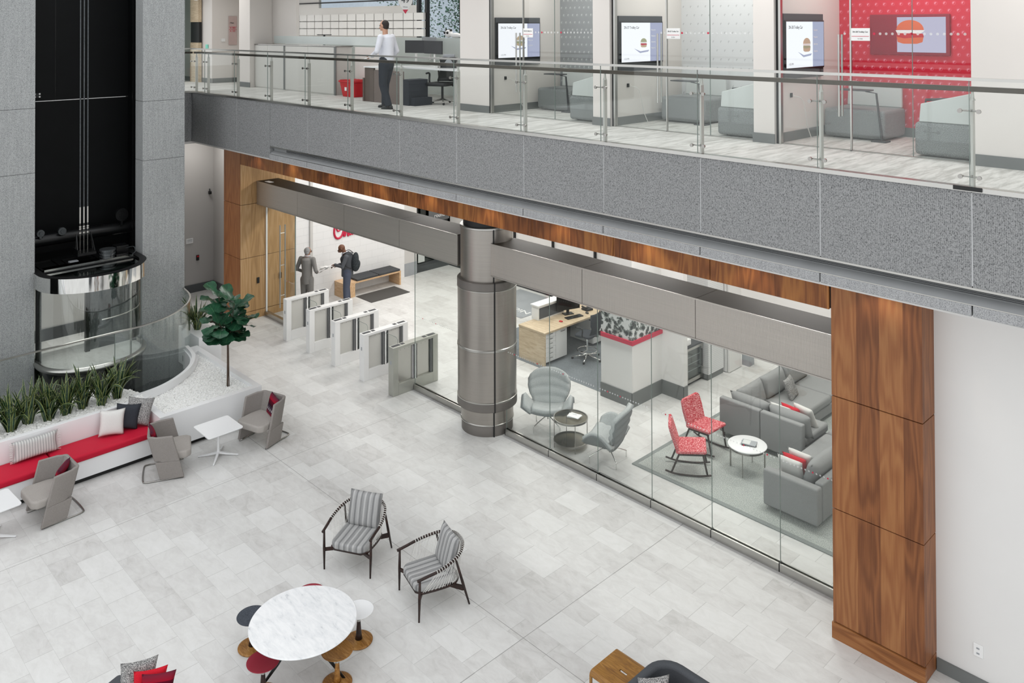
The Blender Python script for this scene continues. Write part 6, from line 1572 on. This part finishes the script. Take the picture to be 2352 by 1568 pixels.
# ------------------------------------------------------------------ trees outside the office window
plain('leafgreen', '3f6b55', .6, 0, .35, 9); plain('haze_wall', '9aa3ad', .9)
uw('wall_backdrop', [(-140, 20, 45, 45.2, -2, 40)], 'haze_wall', 'pale backdrop wall added behind the trees outside')  # added backdrop, tones down the overbright sky behind the office window
b = MB(); b.box(-45, 5, 19.5, 45, 4.3, 4.4); struct(b.out('floor_terrace', 'leafdark'), 'green terrace outside the office window', 'ground')
for i, (x_, y_, h_, l_) in enumerate(((-21.6, 22.6, 5.2, 'tree outside the office window, left of the window post'), (-23.4, 26, 5.6, 'tree with a forked trunk outside the office window'), (-26.5, 22.8, 5.4, 'tree outside the office window above the display boxes'), (-31.0, 23.6, 5.6, 'tree outside the far left part of the office window'), (-19.3, 25, 5.2, 'tree outside at the right edge of the office window'))):
    random.seed(i + 5); t_ = thing('tree', l_, 'tree', (x_, y_, 4.401), 0, 'trees outside the office window')
    MB().tube([(0, 0, 0), (.1, 0, 2.2), (0, .1, h_ - 1)], [.14, .11, .05], 10).out('trunk', 'bark', t_, smooth=True)
    b = MB()
    for k in range(2400):
        a = random.random()*6.28; r = random.uniform(.1, 1.5); z_ = random.uniform(2.4, h_ + .4); c_x, c_y = r*math.cos(a), r*math.sin(a); q = .048
        d1 = Vector((random.gauss(0, 1), random.gauss(0, 1), random.gauss(0, 1))).normalized() * q; d2 = d1.cross(Vector((random.random(), random.random(), 1))).normalized() * q
        p_ = Vector((c_x, c_y, z_)); b.face(b.vs([p_ - d1, p_ - d2, p_ + d1, p_ + d2]))
    b.out('foliage', 'leafgreen', t_)
# person upstairs walking along the balcony
p = figure((-13.6, 9.78, ZU), R(-75), 'person in a pale shirt and dark trousers walking along the upstairs balcony', 'skin_light', 'hair_dark', 'shirt_white', 'slacks', 1.0, dict(
    head=(0, -.06, 1.62), hrot=(R(10), 0, 0), chest=(0, -.01, 1.30), neck=(0, -.03, 1.47), hem=.93,
    armR=((-.175, 0, 1.39), (-.25, .06, 1.12), (-.20, -.10, .90)), armL=((.175, 0, 1.39), (.26, -.02, 1.12), (.16, -.24, 1.02)),
    handR=((.1, -.3, -1), (-1, 0, .1), .4), handL=((-.2, -.9, 0), (0, .1, 1), .6),
    legR=((-.09, -.10, .47), (-.10, -.12, 0)), legL=((.09, -.02, .48), (.10, .14, 0))))
o = MB().box(-.15, .15, -.11, .11, -.006, .006).out('paper_stack', 'paper'); o.location = (-13.83, 9.60, ZU + 1.03); o.rotation_euler = (R(20), R(10), R(-60)); tag(o, 'pale papers held by the person walking upstairs', 'papers')

# ------------------------------------------------------------------ lamps and unseen fill lights
area('car_fill', (-18.4, 5.95, 2.2), .5, 1.1, 12)  # unseen area light added to brighten the lift car floor
for i in range(10):
    x = -19.2 + 1.68 * i
    spot('downlight', (x, 9.62, 4.52), 95, R(95), (R(14), 0, 0), .7, (1, .86, .68), .05)
for x in (-18.5, -15.5, -12.5, -9.5, -6.5):
    area('ceiling_fill', (x, 12.6, 4.48), 1.6, .5, 66, col=(1, .98, .95)); area('ceiling_fill', (x, 15.6, 4.48), 1.6, .5, 66, col=(1, .97, .92))  # unseen fill lights added to brighten the lounge under the slab
area('ceiling_fill', (-22.3, 9.9, 4.48), .6, .6, 20)  # unseen fill light over the left lobby corner
for y in (3.5, 6.2): area('ceiling_fill', (-21.2, y, 4.48), .8, 1.2, 70)  # unseen fill added behind the lift to brighten the view through the car
for x in (-10.3, -7.4, -4.5): area('booth_lamp', (x, 11.6, ZT - .02), 1.4, .5, 26)
for x in (-27, -23.5, -20, -16.5, -13.5):
    area('office_lamp', (x, 13.6, ZT - .02), 2, 1.2, 50)
for x in (-22, -18, -14, -10, -6, -2, 2): area('walkway_lamp', (x, 9.9, ZT - .02), 1.6, .25, 16)
